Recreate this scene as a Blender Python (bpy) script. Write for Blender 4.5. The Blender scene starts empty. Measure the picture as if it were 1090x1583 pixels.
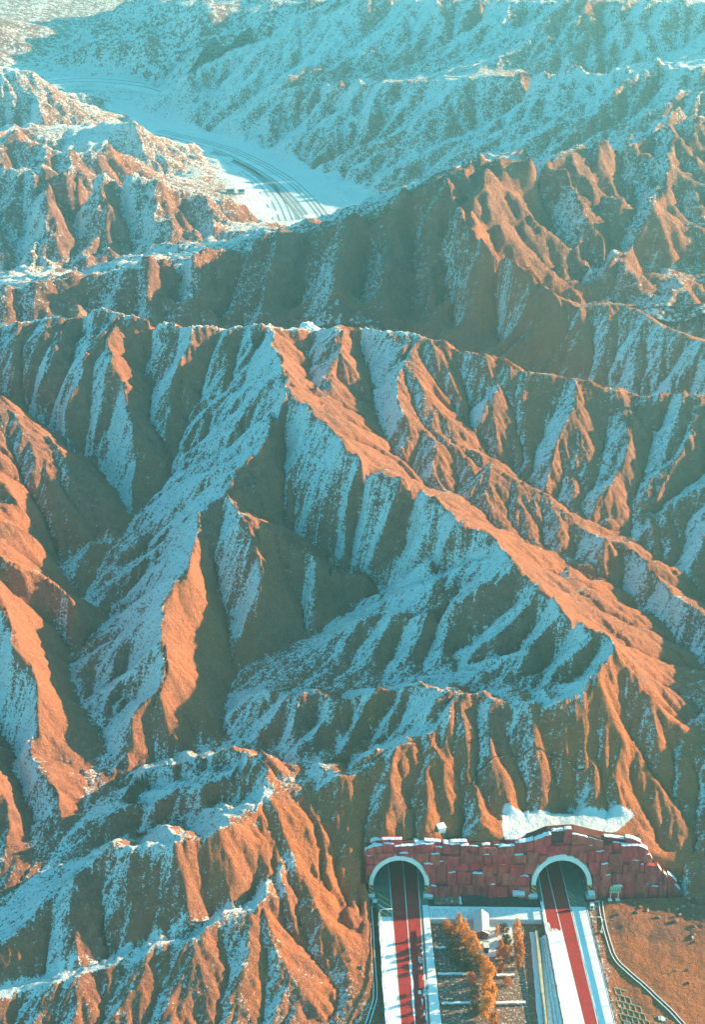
import bpy, bmesh, math, random
import numpy as np
from mathutils import Vector, Matrix

# ------------------------------------------------------------------ camera
S = bpy.context.scene
COL = S.collection
F = 2000.0; CU, CV = 545.0, 791.5; CAMH = 211.0; PITCH = math.radians(29.7)
cam = bpy.data.cameras.new('camera'); camo = bpy.data.objects.new('camera', cam); COL.objects.link(camo)
cam.sensor_fit = 'VERTICAL'; cam.sensor_height = 36.0; cam.lens = 36.0 * F / 1583.0
cam.clip_start = 1.0; cam.clip_end = 30000.0
camo.location = (0, 0, CAMH); camo.rotation_euler = (math.pi / 2 - PITCH, 0, 0)
S.camera = camo
# ------------------------------------------------------------------ world and sun
SUN_EL = math.radians(17.0); SUN_PHI = math.radians(16.5)      # from the right (+X), a little beyond (+Y)
sd = Vector((math.cos(SUN_EL) * math.cos(SUN_PHI), math.cos(SUN_EL) * math.sin(SUN_PHI), math.sin(SUN_EL)))
W = bpy.data.worlds.new('World'); S.world = W; W.use_nodes = True
wn = W.node_tree; wn.nodes.clear()
wo = wn.nodes.new('ShaderNodeOutputWorld'); wb = wn.nodes.new('ShaderNodeBackground')
sky = wn.nodes.new('ShaderNodeTexSky'); sky.sky_type = 'NISHITA'; sky.sun_disc = False
sky.sun_elevation = SUN_EL; sky.sun_rotation = math.atan2(sd.x, sd.y)
sky.altitude = 1800; sky.air_density = 1.0; sky.dust_density = 0.6; sky.ozone_density = 1.0
tint = wn.nodes.new('ShaderNodeMix'); tint.data_type = 'RGBA'; tint.blend_type = 'MULTIPLY'; tint.inputs[0].default_value = 1.0
tint.inputs[7].default_value = (0.36, 1.27, 1.14, 1)
wn.links.new(sky.outputs[0], tint.inputs[6]); wn.links.new(tint.outputs[2], wb.inputs[0])
wb.inputs[1].default_value = 0.105
wn.links.new(wb.outputs[0], wo.inputs[0])
sl = bpy.data.lights.new('sun', 'SUN'); sl.energy = 5.0; sl.angle = math.radians(0.5); sl.color = (1.0, 0.77, 0.42)
so = bpy.data.objects.new('sun', sl); COL.objects.link(so); so.rotation_euler = sd.to_track_quat('Z', 'Y').to_euler()
S.view_settings.view_transform = 'Standard'; S.view_settings.look = 'None'
S.view_settings.exposure = 1.7; S.view_settings.gamma = 1.0; S.view_settings.use_curve_mapping = False
S.cycles.use_denoising = True; S.cycles.max_bounces = 6; S.cycles.volume_bounces = 1
S.cycles.use_adaptive_sampling = True; S.cycles.adaptive_threshold = 0.02
random.seed(7); RNG = np.random.default_rng(11)

# ------------------------------------------------------------------ helpers
def P(u, v, z=0.0):
    """point of the place, at height z, that the photograph shows at pixel (u, v)"""
    a = (u - CU) / F; b = (v - CV) / F
    dy = math.cos(PITCH) - b * math.sin(PITCH); dz = -math.sin(PITCH) - b * math.cos(PITCH)
    t = (z - CAMH) / dz
    return Vector((a * t, dy * t, z))

def tag(o, label=None, cat=None, group=None, kind=None):
    if label: o['label'] = label
    if cat: o['category'] = cat
    if group: o['group'] = group
    if kind: o['kind'] = kind
    return o

def link(name, me, mat=None, parent=None):
    o = bpy.data.objects.new(name, me); COL.objects.link(o)
    if mat is not None and len(me.materials) == 0: me.materials.append(mat)
    if parent is not None: o.parent = parent
    return o

def empty(name, loc=(0, 0, 0), rz=0.0):
    o = bpy.data.objects.new(name, None); COL.objects.link(o)
    o.location = loc; o.rotation_euler = (0, 0, rz); o.empty_display_size = 0.5
    return o

# ------------------------------------------------------------------ noise
def hash2(ix, iy, seed):
    h = (ix.astype(np.int64) * 374761393 + iy.astype(np.int64) * 668265263 + seed * 974634777) & 0xFFFFFFFF
    h = ((h ^ (h >> 13)) * 1274126177) & 0xFFFFFFFF
    h = h ^ (h >> 16)
    return (h & 0xFFFFFF).astype(np.float32) / np.float32(0xFFFFFF)

def vnoise(x, y, seed=0):
    ix = np.floor(x); iy = np.floor(y); fx = x - ix; fy = y - iy
    fx = fx * fx * fx * (fx * (fx * 6 - 15) + 10); fy = fy * fy * fy * (fy * (fy * 6 - 15) + 10)
    a = hash2(ix, iy, seed); b = hash2(ix + 1, iy, seed); c = hash2(ix, iy + 1, seed); d = hash2(ix + 1, iy + 1, seed)
    return (a + (b - a) * fx + (c - a) * fy + (a - b - c + d) * fx * fy) * 2 - 1

def fbm(x, y, oct=4, seed=0, gain=0.5):
    s = 0; a = 1.0
    for k in range(oct):
        s = s + a * vnoise(x * 2.03 ** k + 17.3 * k, y * 2.03 ** k - 9.1 * k, seed + k); a *= gain
    return s

def blur(a, n):
    for _ in range(n):
        p = np.pad(a, 1, mode='edge')
        a = (p[:-2, 1:-1] + p[2:, 1:-1] + 2 * p[1:-1, 1:-1]) * 0.25
        p = np.pad(a, 1, mode='edge')
        a = (p[1:-1, :-2] + p[1:-1, 2:] + 2 * p[1:-1, 1:-1]) * 0.25
    return a

def smooth01(x, a, b):
    t = np.clip((x - a) / (b - a), 0, 1)
    return t * t * (3 - 2 * t)

# ------------------------------------------------------------------ ridge and valley lines (pixel u, pixel v, height)
SKEL = """
-140,545,58 -60,520,58 0,505,58 60,492,60 110,488,61.5 180,480,64 230,496,62 300,505,61 350,506,61 410,501,62 480,509,60 560,503,61 650,518,60 720,545,57 775,552,56 800,570,54 890,583,53 950,603,50 1000,610,49 1090,610,50 1200,600,52 1330,610,50
408,503,62 437,560,60 444,609,57.5 475,633,56 520,672,53.5 555,714,51 604,735,49 649,759,47 690,785,45.5 709,806,44.5 762,830,43 804,884,41 842,908,40 884,953,38.5 926,971,38 954,999,37.5
955,1003,36.7 920,1040,33.5 915,1070,31 875,1090,29 835,1080,28.5 795,1092,28 770,1082,28.5 710,1070,28.5 677,1115,25.5 660,1145,24 585,1155,22.3 560,1195,19.5 470,1203,17.5 430,1195,18.5 410,1170,20.5 360,1153,21.5
360,1153,21.5 300,1172,17 220,1190,12.5 192,1222,8.8
425,1198,18.5 345,1210,16.5 235,1235,13 165,1257,10 105,1295,6.5
425,1200,18.5 415,1220,17 390,1265,17 335,1285,18 270,1305,18 200,1307,17 145,1317,14 75,1390,8 0,1455,4 -80,1510,0
445,1320,11.5 440,1340,10.5 400,1400,8 330,1430,6.5 200,1475,3 100,1510,1 0,1540,-1 -100,1565,-3
452,1325,11 430,1372,8.6 370,1405,6.6 300,1434,5 150,1488,1.4 0,1531,-1.8 -100,1556,-3.8
740,1070,28.3 646,1058,27 583,1067,25 534,1081,22 461,1073,20 402,1068,17 375,1090,13.5 358,1125,10.5
830,1070,26.3 760,1062,24.3 700,1050,21.5 660,1050,20 583,1060,17 520,1066,15 465,1060,13.5 400,1060,12.5 365,1065,11
640,1122,21 560,1165,15.5 500,1175,14.3 440,1170,13 400,1150,12 360,1138,10.5 345,1146,9.6 280,1167,8.7 205,1192,8 180,1215,7.7 150,1242,7.4 125,1265,7
380,1186,16.2 300,1197,12.2 230,1215,9.5 190,1240,7.8
400,1225,15 330,1250,12 260,1270,9 180,1300,6.5 110,1330,5.3 75,1345,4.8
35,625,40 60,650,37 100,690,33 150,720,29.5 190,770,26.5 205,800,25 190,830,23.5 150,840,22.5 95,865,20.5 100,900,19 140,935,17.5 170,955,16.5 140,985,15 112,1010,14 105,1045,13 125,1090,11.5 150,1125,10 165,1155,9 140,1200,8.2 130,1235,7.6 125,1265,7 75,1335,4.9 40,1375,3.5 0,1415,2 -80,1455,-0.5
35,625,40 -20,600,45 -90,585,48
445,612,57.3 425,650,53 408,685,50 375,725,46 345,750,43.5 310,778,40 305,815,38 298,850,36.5 290,882,35 270,905,33 250,935,30.5 250,975,28 256,1015,25 257,1045,23 230,1085,19 205,1115,15.5 185,1140,12 170,1160,9.2
345,755,43.5 375,806,40 420,825,37 455,832,34.5 480,858,31 500,876,28.5 560,895,24 580,910,20.5
437,700,44 438,760,38 430,800,33 470,835,28 505,855,25.5 540,885,22.5 583,910,20 540,940,17.5 490,975,15.5 437,1000,14 400,1017,13 365,1040,12 352,1080,10.5 345,1120,9.8 345,1146,9.6
437,700,44 430,660,48.5
709,808,44 685,835,39 650,865,33 600,905,23
760,860,38 700,880,31 640,905,24 590,914,20
804,886,40.5 775,902,38 735,906,36 672,941,31 620,948,27.5 560,952,24 520,975,19.5 480,995,16
842,910,39.5 815,945,35 770,985,29.5 715,1025,23.5
822,908,38 790,940,32 745,975,26 700,1015,20.8
868,940,38.3 830,990,32.3 790,1025,27.7 725,1055,23
850,935,36.3 810,985,29 770,1015,24.4 710,1040,20.5
926,972,38 890,1015,32.8 855,1045,29 828,1062,27
900,970,34.8 865,1012,29 830,1040,26 790,1055,24.6
954,1003,36.7 925,1040,33 880,1065,29 840,1070,27
930,1000,34 900,1035,30 860,1055,27
325,850,33 335,900,26 350,955,20 354,1000,15.5 358,1040,12
405,825,37.5 402,865,34 401,905,30 395,930,27 375,965,21 365,1000,16
430,850,32 450,890,26.5 465,925,21 470,965,16.5
-60,580,54 -40,590,53 0,617,50 45,647,46 84,682,42 94,708,40 122,745,36 140,752,34.5 167,772,31 205,796,25.5
-40,700,44 0,715,41.5 60,780,33 120,830,25 150,838,22.8
-40,722,46 0,741,43 28,778,38 50,805,32
-40,760,39 0,775,37 35,805,31 70,850,24 90,865,21
-40,775,42.5 0,805,39 24,811,37.5 45,829,34 70,855,27 88,868,21.5
-50,845,39 0,855,38 21,880,36 63,889,33 94,911,30 115,932,27 145,948,21 168,957,17
-40,880,36 0,890,34 45,930,27 90,975,19 110,1010,14.2
-60,885,39 -25,900,38 0,935,35 14,970,32 15,995,30 45,1025,26.5 52,1065,23 48,1100,20 70,1150,14 95,1180,10
-60,1000,22 -20,1080,14 10,1130,11 30,1200,8 45,1260,6.5 52,1310,5.2 60,1345,4.5
40,1145,15.5 50,1172,14 65,1195,13.5 85,1220,12 88,1245,10 84,1290,6
-60,1150,20 -20,1190,16 5,1225,13 12,1265,10 25,1310,6 38,1345,4.3
-90,1300,5 -20,1370,3 0,1400,2.3
182,482,64 165,520,59 172,550,56 188,590,51 200,650,44 209,703,37 205,750,31 205,790,26
255,505,59 235,540,53 228,600,46 235,650,41 258,705,35 255,740,31.5 235,770,28 210,797,25.3
105,490,61.3 80,545,55 60,590,48 42,620,41.5
132,505,58 100,580,49.5 62,640,38.7
150,505,60.5 120,590,50.5 90,660,40 85,675,36.5
185,640,43.5 150,690,36 135,712,31
300,507,61 285,545,56 268,600,48.5 258,650,42 262,695,36.2
330,540,55.5 308,600,47 300,640,42.8 268,705,35
405,520,59 375,590,50.5 340,650,45 290,720,35.5
530,508,60.8 520,560,56 505,600,52.5 490,630,52
480,520,57.5 478,560,53.5 488,608,51
650,519,60 625,550,57 608,575,54.5 612,605,52 625,640,48.5 660,670,44.5 700,690,41.8 725,699,40.5 755,710,39.2 787,735,37 846,766,34 884,800,31.7 902,815,31 954,845,29 989,859,28 1041,922,24.5 1090,950,23 1180,1000,17
560,540,53 575,600,48.5 585,650,45 610,700,41 660,745,36.5 720,770,34 760,800,31.7 800,825,29.6 850,850,27.3 880,878,25.8
880,878,25.8 930,900,23 985,925,20.5 1050,990,17 1120,1060,13
865,893,29.5 905,898,28.5 950,935,25 1010,985,21 1070,1040,17.5
870,905,31 915,945,29 975,1000,25 1040,1060,21 1090,1105,18
965,1010,34.5 1000,1070,28.5 1050,1130,22 1090,1170,17.5
940,1030,33.5 975,1110,24.5 1010,1170,18.5 1050,1250,11
725,620,45.5 735,665,41 775,715,35.8 829,750,32.2 880,790,29.2 930,812,27.3 980,832,25.3 1030,870,22.7 1090,920,19.5 1190,990,13
778,553,56 765,590,51 748,640,45.8 738,668,42.2
890,585,53 880,635,46.3 862,690,40.3 850,730,35.3
860,600,50 850,640,44.5 830,690,38 820,735,33.2
960,605,50 975,660,43.3 955,730,35.8 915,795,30
945,640,44.5 940,670,40.5 915,740,33.5 890,790,29.4
1085,612,49.7 1070,660,43.8 1040,725,36.3 1005,785,29.8 985,826,26
1035,620,47.5 1020,650,42.5 1000,720,34.5 970,800,28
1200,720,40 1150,735,37 1090,752,34 1034,778,30.7 1000,810,27.8
1150,700,38 1090,722,34.5 1050,760,30.5 1010,795,28
-50,455,34 60,440,37 120,425,39.5 195,413,41.5 251,409,42 349,390,43.5 385,372,47 420,358,50 460,362,49 500,350,52 545,328,58 610,325,58.5 620,290,66 650,300,64.5 685,270,70 740,242,76 790,241,76 820,247,75 865,245,73 915,225,74 960,232,72 1020,205,76 1060,185,78 1120,180,79 1250,170,80
685,272,69.5 705,330,64.5 740,360,62 795,400,57 835,440,51 890,475,45.5 960,465,47 1015,495,44 1090,532,41 1200,560,40
610,330,57.5 600,420,41 590,500,27
545,330,57.5 525,420,43.5 505,500,28
577,340,53 562,420,36 548,500,21
480,368,46 462,430,32.5 452,495,21
382,388,42 362,440,31 348,495,21
300,408,39 285,450,29 275,490,21
349,392,43 330,440,35 312,490,26
455,364,48.5 440,430,36.5 428,490,26
420,360,49 410,440,36 400,495,27
251,411,41 215,450,34 190,480,28
740,245,75 755,300,66 800,360,54 850,410,44 905,450,38
865,247,72 885,300,63 930,360,52 960,420,43
1020,207,75 1030,280,63 1000,340,55 960,400,45
635,345,52 640,420,37 650,510,22
655,305,63 668,400,46 680,505,28
690,350,55 695,420,41 705,520,24
715,345,62.5 728,420,48 742,520,29
755,400,50 765,460,39 775,540,25
820,300,59 880,380,46 930,430,40
960,260,64 990,330,53
237,948,28.5 190,985,20.3 140,1030,15
212,942,24.5 175,970,17.7 125,1005,14.3
250,995,26.7 205,1045,18.7 160,1085,13.3
225,1000,21.5 185,1040,15.2 140,1075,12.2
257,1042,23 225,1080,17.7 185,1115,12.3
235,1050,19 195,1090,13.2 155,1120,10.4
300,830,36.5 250,870,28.5 195,925,19.5
283,835,33 235,870,24.5 180,935,17.3
308,800,38.3 260,835,31 200,890,21.5
288,802,34.5 245,830,27.5 190,875,20.8
375,725,46 320,735,40.3 265,745,33
392,692,46.5 330,702,39 270,727,33
425,650,53 370,655,46.8 310,690,39.3 270,720,34.8
480,858,31 490,910,24.7 495,950,18.7
505,890,24.6 515,930,18.6
555,714,51 535,770,41.3 515,830,29.8
580,742,45.5 560,800,34.5 540,870,23.8
625,748,47.7 600,810,37.8 565,878,25.5
650,772,43 625,830,33.3 590,890,23
690,785,45.3 660,830,38 615,885,26.3
735,906,36 700,970,27.3 672,1035,20.7
712,926,31.5 680,975,23.5 650,1035,19
672,941,31 640,990,23.8 610,1045,17.8
645,951,26.8 615,1000,20 590,1045,16.6
620,948,27.5 585,995,20.8 555,1050,16
560,952,24 520,1005,17.7 470,1050,13.8
590,956,23.4 550,1005,17.5 520,1055,14.9
646,1058,27 610,1110,20.8 570,1155,16.4
583,1067,25 545,1120,18.3 510,1165,14.6
615,1082,21.9 575,1125,17 540,1165,14.8
461,1073,20 430,1120,15.2 405,1145,12.4
500,1092,18.4 470,1135,14.4 450,1165,13.1
566,1318,9.5 600,1297,11 660,1296,11.3 720,1302,11 775,1303,11 850,1300,11.2 930,1303,11 985,1312,10 1010,1340,7 1035,1365,3.5 1060,1385,1
772,1258,12.3 870,1250,12.6 940,1257,12.3 990,1268,11.8
790,1285,11.6 880,1280,11.7 960,1290,11.4
555,1400,1 562,1450,0.4 560,1500,-0.3 540,1545,-1 500,1583,-2.5
960,1400,0.6 1000,1450,0.8 1090,1500,1.5 1160,1583,2
930,1420,0.2 945,1500,0 965,1583,-0.3
1060,1385,1 1090,1395,2.5 1150,1400,5
585,1385,0 700,1387,-0.5 800,1387,-0.5 920,1385,0 1050,1391,0.7
"""
LOWZ = """
-100,425,5 0,425,5 120,418,5 200,405,5 240,400,6
-150,275,38 0,270,37 63,266,38 139,270,37 195,266,38 223,273,36 261,282,32 307,301,24 349,318,15 372,345,4
-150,225,34 0,217,36 24,214,36.5 70,228,32 105,233,30 167,231,30 200,252,22 262,281,11
-100,215,33 90,190,20 130,195,21 190,187,29 210,187,29 240,210,19 285,232,9
-150,110,38 0,104,40 40,108,40 65,125,31 110,160,16 150,175,9
40,108,40 60,160,24 70,195,13
0,270,37 -20,330,20
75,268,37 85,330,24 60,385,10
150,270,36.5 165,330,23 150,390,9
195,268,37 230,330,22 255,385,8
261,283,31 290,340,16 330,385,6
110,285,28 120,345,15 110,400,6
175,290,28 200,350,14 190,395,7
"""
def parse(s):
    return [[tuple(float(t) for t in n.split(',')) for n in l.split()] for l in s.strip().splitlines()]
def world_pts(u, v, z):
    a = (u - CU) / F; b = (v - CV) / F
    dy = math.cos(PITCH) - b * math.sin(PITCH); dz = -math.sin(PITCH) - b * math.cos(PITCH)
    t = (z - CAMH) / dz
    return a * t, dy * t, z
def catmull(pts, n=14):
    p = np.array(pts); q = np.vstack([2 * p[0] - p[1], p, 2 * p[-1] - p[-2]]); out = []
    for i in range(1, len(q) - 2):
        t = np.linspace(0, 1, n, endpoint=False)[:, None]
        a, b, c, d = q[i - 1], q[i], q[i + 1], q[i + 2]
        out.append(0.5 * (2 * b + (c - a) * t + (2 * a - 5 * b + 4 * c - d) * t * t + (3 * b - a - 3 * c + d) * t ** 3) * 0.6
                   + 0.4 * (b + (c - b) * t))
    out.append(p[-1:]); return np.vstack(out)
LINES = []
for ln in parse(SKEL) + parse(LOWZ):
    w = catmull([world_pts(*n) for n in ln], 24)
    LINES.append(w)
# lines given directly in metres (x, y, z): ground outside the frame, the far valley and the great mountain
WL = [
 # front ground below the frame and the plain by the portals
 [(-160,150,-12),(-90,150,-11),(-40,152,-9),(-8,156,-4),(5,160,-1.8)],
 [(-160,165,-9),(-120,168,-8)],
 # hill off the right edge
 [(112,240,33),(130,262,38),(150,300,40),(170,350,42),(190,420,46)],
 [(95,190,4),(120,185,7),(160,170,9)], [(105,215,14),(140,215,17),(190,205,18)],
 [(112,240,33),(104,222,16)], 
 # far left off-frame
 [(-130,190,6),(-150,230,10),(-140,280,16)], [(-170,260,34),(-150,320,46),(-170,380,54)],
 # far valley floor
 [(-150,640,3),(-40,680,1.2),(-20,700,0.8)], [(30,660,8),(10,690,2)],
 [(-150,440,22),(-60,432,20),(0,430,18),(35,422,17),(62,408,18),(92,395,20),(125,386,22),(160,380,24)], [(-220,690,14),(-170,688,14),(-120,690,11),(-85,692,6)], [(-240,765,10),(-180,762,8),(-130,765,5),(-105,770,3)], [(-270,850,7),(-210,850,5),(-160,855,3),(-140,870,1)],
 [(-120,995,1),(-165,1020,1),(-220,1040,2),(-290,1050,3)], [(-130,1030,1.5),(-170,1055,2),(-220,1075,2),(-290,1085,3)],
 [(160,445,24),(118,452,25),(95,462,27),(70,470,30)], [(170,500,46),(146,508,40),(125,506,37),(105,500,35),(88,490,32)],
 [(-160,466,18),(-60,462,17),(0,462,16),(25,455,17)],
]
MTN = [  # foot, mid, top rows of the great mountain, left to right
 [(-175,965,0),(-132,905,0),(-72,858,0),(-40,805,0),(-12,765,0),(4,738,0),(10,715,1),(35,690,8)],
 [(-190,1150,30),(-170,1090,26),(-118,985,12),(-70,930,20),(0,870,36),(110,805,55),(235,765,66),(330,740,70)],
 [(-185,1190,46),(-150,1150,47),(-80,1060,52),(0,1005,69),(120,935,77),(240,865,87),(360,820,92)],
 [(-120,1320,66),(0,1230,86),(150,1130,104),(330,1020,118),(500,950,118)],
 [(-60,1600,60),(150,1500,90),(420,1350,110),(700,1250,115)],
 [(330,1000,112),(240,930,92),(150,880,66),(60,850,44),(0,830,20),(-30,815,5)], [(420,900,105),(300,850,84),(200,800,62),(120,770,40),(60,740,18)], [(130,1120,104),(60,1020,76),(0,960,50),(-50,905,24),(-75,872,4)], [(20,1220,88),(-60,1080,56),(-110,990,24),(-130,930,5)],
 [(380,960,92),(250,880,74),(160,830,48),(60,790,20)], [(220,1040,88),(100,960,62),(30,900,38),(-30,850,12)],
 [(35,690,8),(120,655,25),(200,650,34),(280,640,38)],
 [(-230,1010,3),(-260,1100,4),(-240,1250,6),(-160,1420,10),(-60,1700,30)],
 [(-420,1000,30),(-380,1080,18),(-330,1160,26),(-300,1260,12)], [(-520,1250,40),(-400,1330,22),(-320,1420,30)],
 [(-700,1500,60),(-500,1600,40),(-300,1650,45),(-150,1750,50)], [(-650,800,40),(-420,760,30),(-300,700,36)],
]
for ln in WL + MTN: LINES.append(catmull(ln, 40))
CONS = np.vstack([np.vstack([np.column_stack([np.interp(np.linspace(0, 1, max(2, int(np.sum(np.linalg.norm(np.diff(l[:, :2], axis=0), axis=1)) / 0.3))),
        np.concatenate([[0], np.cumsum(np.linalg.norm(np.diff(l[:, :2], axis=0), axis=1))]) / max(1e-6, np.sum(np.linalg.norm(np.diff(l[:, :2], axis=0), axis=1))), l[:, k]) for k in range(3)])]) for l in LINES])
# crooked crests and thalwegs
CONS[:, 0] += 0.75 * fbm(CONS[:, 0] * 0.22, CONS[:, 1] * 0.22, 3, 5); CONS[:, 1] += 0.6 * fbm(CONS[:, 0] * 0.22, CONS[:, 1] * 0.22, 3, 9)
CONS[:, 2] += 0.45 * fbm(CONS[:, 0] * 0.15, CONS[:, 1] * 0.15, 3, 21)
FLOOR = []   # flat valley of the far motorway
for v, u0, u1 in ((205,236,262),(215,250,330),(225,290,388),(240,320,425),(255,345,455),(270,370,490),(285,392,510),(300,405,535),(320,415,548),(340,425,540),(355,430,520)):
    for u in np.linspace(u0, u1, 60): FLOOR.append(world_pts(u, v, 0.0))
CONS = np.vstack([CONS, np.array(FLOOR)])

def solve(x0, y0, nx, ny, res, border=None):
    lev = []; k = 0
    while min(nx, ny) / 2 ** k > 12: lev.append(k); k += 1
    H = None
    for k in reversed(lev):
        r = res * 2 ** k; mx = (nx - 1) // 2 ** k + 1; my = (ny - 1) // 2 ** k + 1
        ix = np.rint((CONS[:, 0] - x0) / r).astype(int); iy = np.rint((CONS[:, 1] - y0) / r).astype(int)
        ok = (ix >= 0) & (ix < mx) & (iy >= 0) & (iy < my); f = iy[ok] * mx + ix[ok]
        c = np.bincount(f, minlength=mx * my); s = np.bincount(f, weights=CONS[ok, 2], minlength=mx * my)
        fix = (c > 0).reshape(my, mx); val = (s / np.maximum(c, 1)).reshape(my, mx)
        gx = x0 + np.arange(mx) * r; gy = y0 + np.arange(my) * r
        if border is not None:
            bz = border(*np.meshgrid(gx, gy)); e = np.zeros_like(fix); e[0] = e[-1] = True; e[:, 0] = e[:, -1] = True
            e &= ~fix; val[e] = bz[e]; fix |= e
        if H is None: H = np.full((my, mx), val[fix].mean())
        else:
            yy = np.minimum(np.arange(my) / 2, H.shape[0] - 1); xx = np.minimum(np.arange(mx) / 2, H.shape[1] - 1)
            y0i = np.floor(yy).astype(int); x0i = np.floor(xx).astype(int); y1i = np.minimum(y0i + 1, H.shape[0] - 1); x1i = np.minimum(x0i + 1, H.shape[1] - 1)
            fy = (yy - y0i)[:, None]; fx = (xx - x0i)[None]
            H = (H[y0i][:, x0i] * (1 - fx) + H[y0i][:, x1i] * fx) * (1 - fy) + (H[y1i][:, x0i] * (1 - fx) + H[y1i][:, x1i] * fx) * fy
        H[fix] = val[fix]
        for it in range(220 if k > 2 else (90 if k else 40)):
            p = np.pad(H, 1, mode='edge')
            N = (p[:-2, 1:-1] + p[2:, 1:-1] + p[1:-1, :-2] + p[1:-1, 2:]) * 0.25
            H = np.where(fix, val, N)
    return H.astype(np.float32)

def sampler(H, x0, y0, r):
    def f(X, Y):
        x = np.clip((X - x0) / r, 0, H.shape[1] - 1.001); y = np.clip((Y - y0) / r, 0, H.shape[0] - 1.001)
        i = np.floor(x).astype(int); j = np.floor(y).astype(int); a = x - i; b = y - j
        return (H[j, i] * (1 - a) + H[j, i + 1] * a) * (1 - b) + (H[j + 1, i] * (1 - a) + H[j + 1, i + 1] * a) * b
    return f

def gullies(X, Y, H, res, octs, soft):
    """erosion ribs that run down the slope: (wavelength, amplitude) per octave"""
    Hs = blur(H, soft)
    gy, gx = np.gradient(Hs, res)
    gx = gx.astype(np.float32); gy = gy.astype(np.float32)
    out = np.zeros_like(H)
    for k, (lam, amp) in enumerate(octs):
        m = np.sqrt(gx * gx + gy * gy) + 1e-4
        sx = -gy / m; sy = gx / m
        st = smooth01(m, 0.08, 0.55)
        cs = lam * 1.25
        px = X / cs; py = Y / cs
        ix = np.floor(px); iy = np.floor(py)
        C = np.zeros_like(H); Sn = np.zeros_like(H); Wt = np.zeros_like(H) + 1e-6
        for dj in (-1, 0, 1):
            for di in (-1, 0, 1):
                cx = ix + di; cy = iy + dj
                ox = cx + 0.5 + (hash2(cx, cy, 31 + k) - 0.5) * 0.9; oy = cy + 0.5 + (hash2(cx, cy, 77 + k) - 0.5) * 0.9
                dx = px - ox; dy = py - oy
                w = np.maximum(np.exp(-2.2 * (dx * dx + dy * dy)) - 0.011, 0)
                ph = (dx * sx + dy * sy) * (cs * 2 * math.pi / lam) + 6.28 * hash2(cx, cy, 131 + k)
                C += w * np.cos(ph); Sn += w * np.sin(ph); Wt += w
        mag = np.sqrt(C * C + Sn * Sn) + 1e-4
        nrm = np.minimum(mag / Wt * 1.9, 1.0)
        c = C / mag * nrm; s = Sn / mag * nrm
        rnd = np.sqrt(np.maximum(0.0, (1 + c) * 0.5)) * 2 - 1.25      # rounded ribs, sharp gully bottoms
        tri = 1 - 2 * np.arccos(np.clip(c, -1, 1)) / math.pi          # sharp ribs
        prof = 0.35 * rnd + 0.65 * tri
        out += amp * st * prof
        d = -amp * st * s * (2 * math.pi / lam) * 0.8
        gx = gx + sx * d; gy = gy + sy * d
    return out

def erode(H, res, rounds, k, cap=900.0, first=150, more=35):
    """running water: accumulate the run-off of every cell down the slope and cut branching gullies with it"""
    H = H.astype(np.float32).copy(); ny, nx = H.shape; A = np.ones_like(H)
    D = [(-1, 0), (1, 0), (0, -1), (0, 1), (-1, -1), (-1, 1), (1, -1), (1, 1)]
    def sh(a, dy, dx):     # value of the neighbour at (+dy, +dx)
        p = np.pad(a, 1, mode='edge'); return p[1 + dy:1 + dy + ny, 1 + dx:1 + dx + nx]
    for rd in range(rounds):
        ws = []; tot = np.full_like(H, 1e-9); smax = np.zeros_like(H); drop = np.zeros_like(H)
        for dy, dx in D:
            dd = res * math.hypot(dy, dx); q = np.maximum(0, (H - sh(H, dy, dx)) / dd); smax = np.maximum(smax, q); drop = np.maximum(drop, q * dd)
            w = q ** 3; ws.append(w); tot += w
        ws = [w / tot for w in ws]
        inc = [sh(w, -dy, -dx) for w, (dy, dx) in zip(ws, D)]
        for it in range(first if rd == 0 else more):
            N = np.ones_like(A)
            p = np.pad(A, 1)
            for iw, (dy, dx) in zip(inc, D): N += iw * p[1 - dy:1 - dy + ny, 1 - dx:1 - dx + nx]
            A = N
        a = np.minimum(A * res * res, cap)
        dz = np.minimum(k * a ** 0.5 * smax / (0.4 + smax), 0.55 * drop)
        H = H - dz
        H = H * 0.93 + 0.07 * blur(H, 1)
    return H, A * res * res
def up2(a, shape):
    ny, nx = shape; f = sampler(a, 0.0, 0.0, 1.0)
    X, Y = np.meshgrid(np.arange(nx) / 2.0, np.arange(ny) / 2.0); return f(X, Y).astype(np.float32)

def grid_mesh(name, X, Y, Z, keep, attrs, mat):
    ny, nx = X.shape
    idx = np.arange(nx * ny).reshape(ny, nx)
    q = np.stack([idx[:-1, :-1], idx[:-1, 1:], idx[1:, 1:], idx[1:, :-1]], -1)[keep]
    used = np.zeros(nx * ny, bool); used[q.ravel()] = True
    remap = np.cumsum(used) - 1; q = remap[q]
    co = np.stack([X, Y, Z], -1).reshape(-1, 3)[used].astype(np.float32)
    me = bpy.data.meshes.new(name)
    me.vertices.add(len(co)); me.vertices.foreach_set('co', co.ravel())
    me.loops.add(q.size); me.loops.foreach_set('vertex_index', q.ravel().astype(np.int32))
    me.polygons.add(len(q)); me.polygons.foreach_set('loop_start', np.arange(0, q.size, 4, dtype=np.int32))
    me.polygons.foreach_set('loop_total', np.full(len(q), 4, np.int32))
    me.polygons.foreach_set('use_smooth', np.ones(len(q), bool))
    for n, a in attrs.items():
        at = me.attributes.new(n, 'FLOAT', 'POINT'); at.data.foreach_set('value', a.reshape(-1)[used].astype(np.float32))
    me.update(); me.validate()
    return link(name, me, mat)

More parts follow.
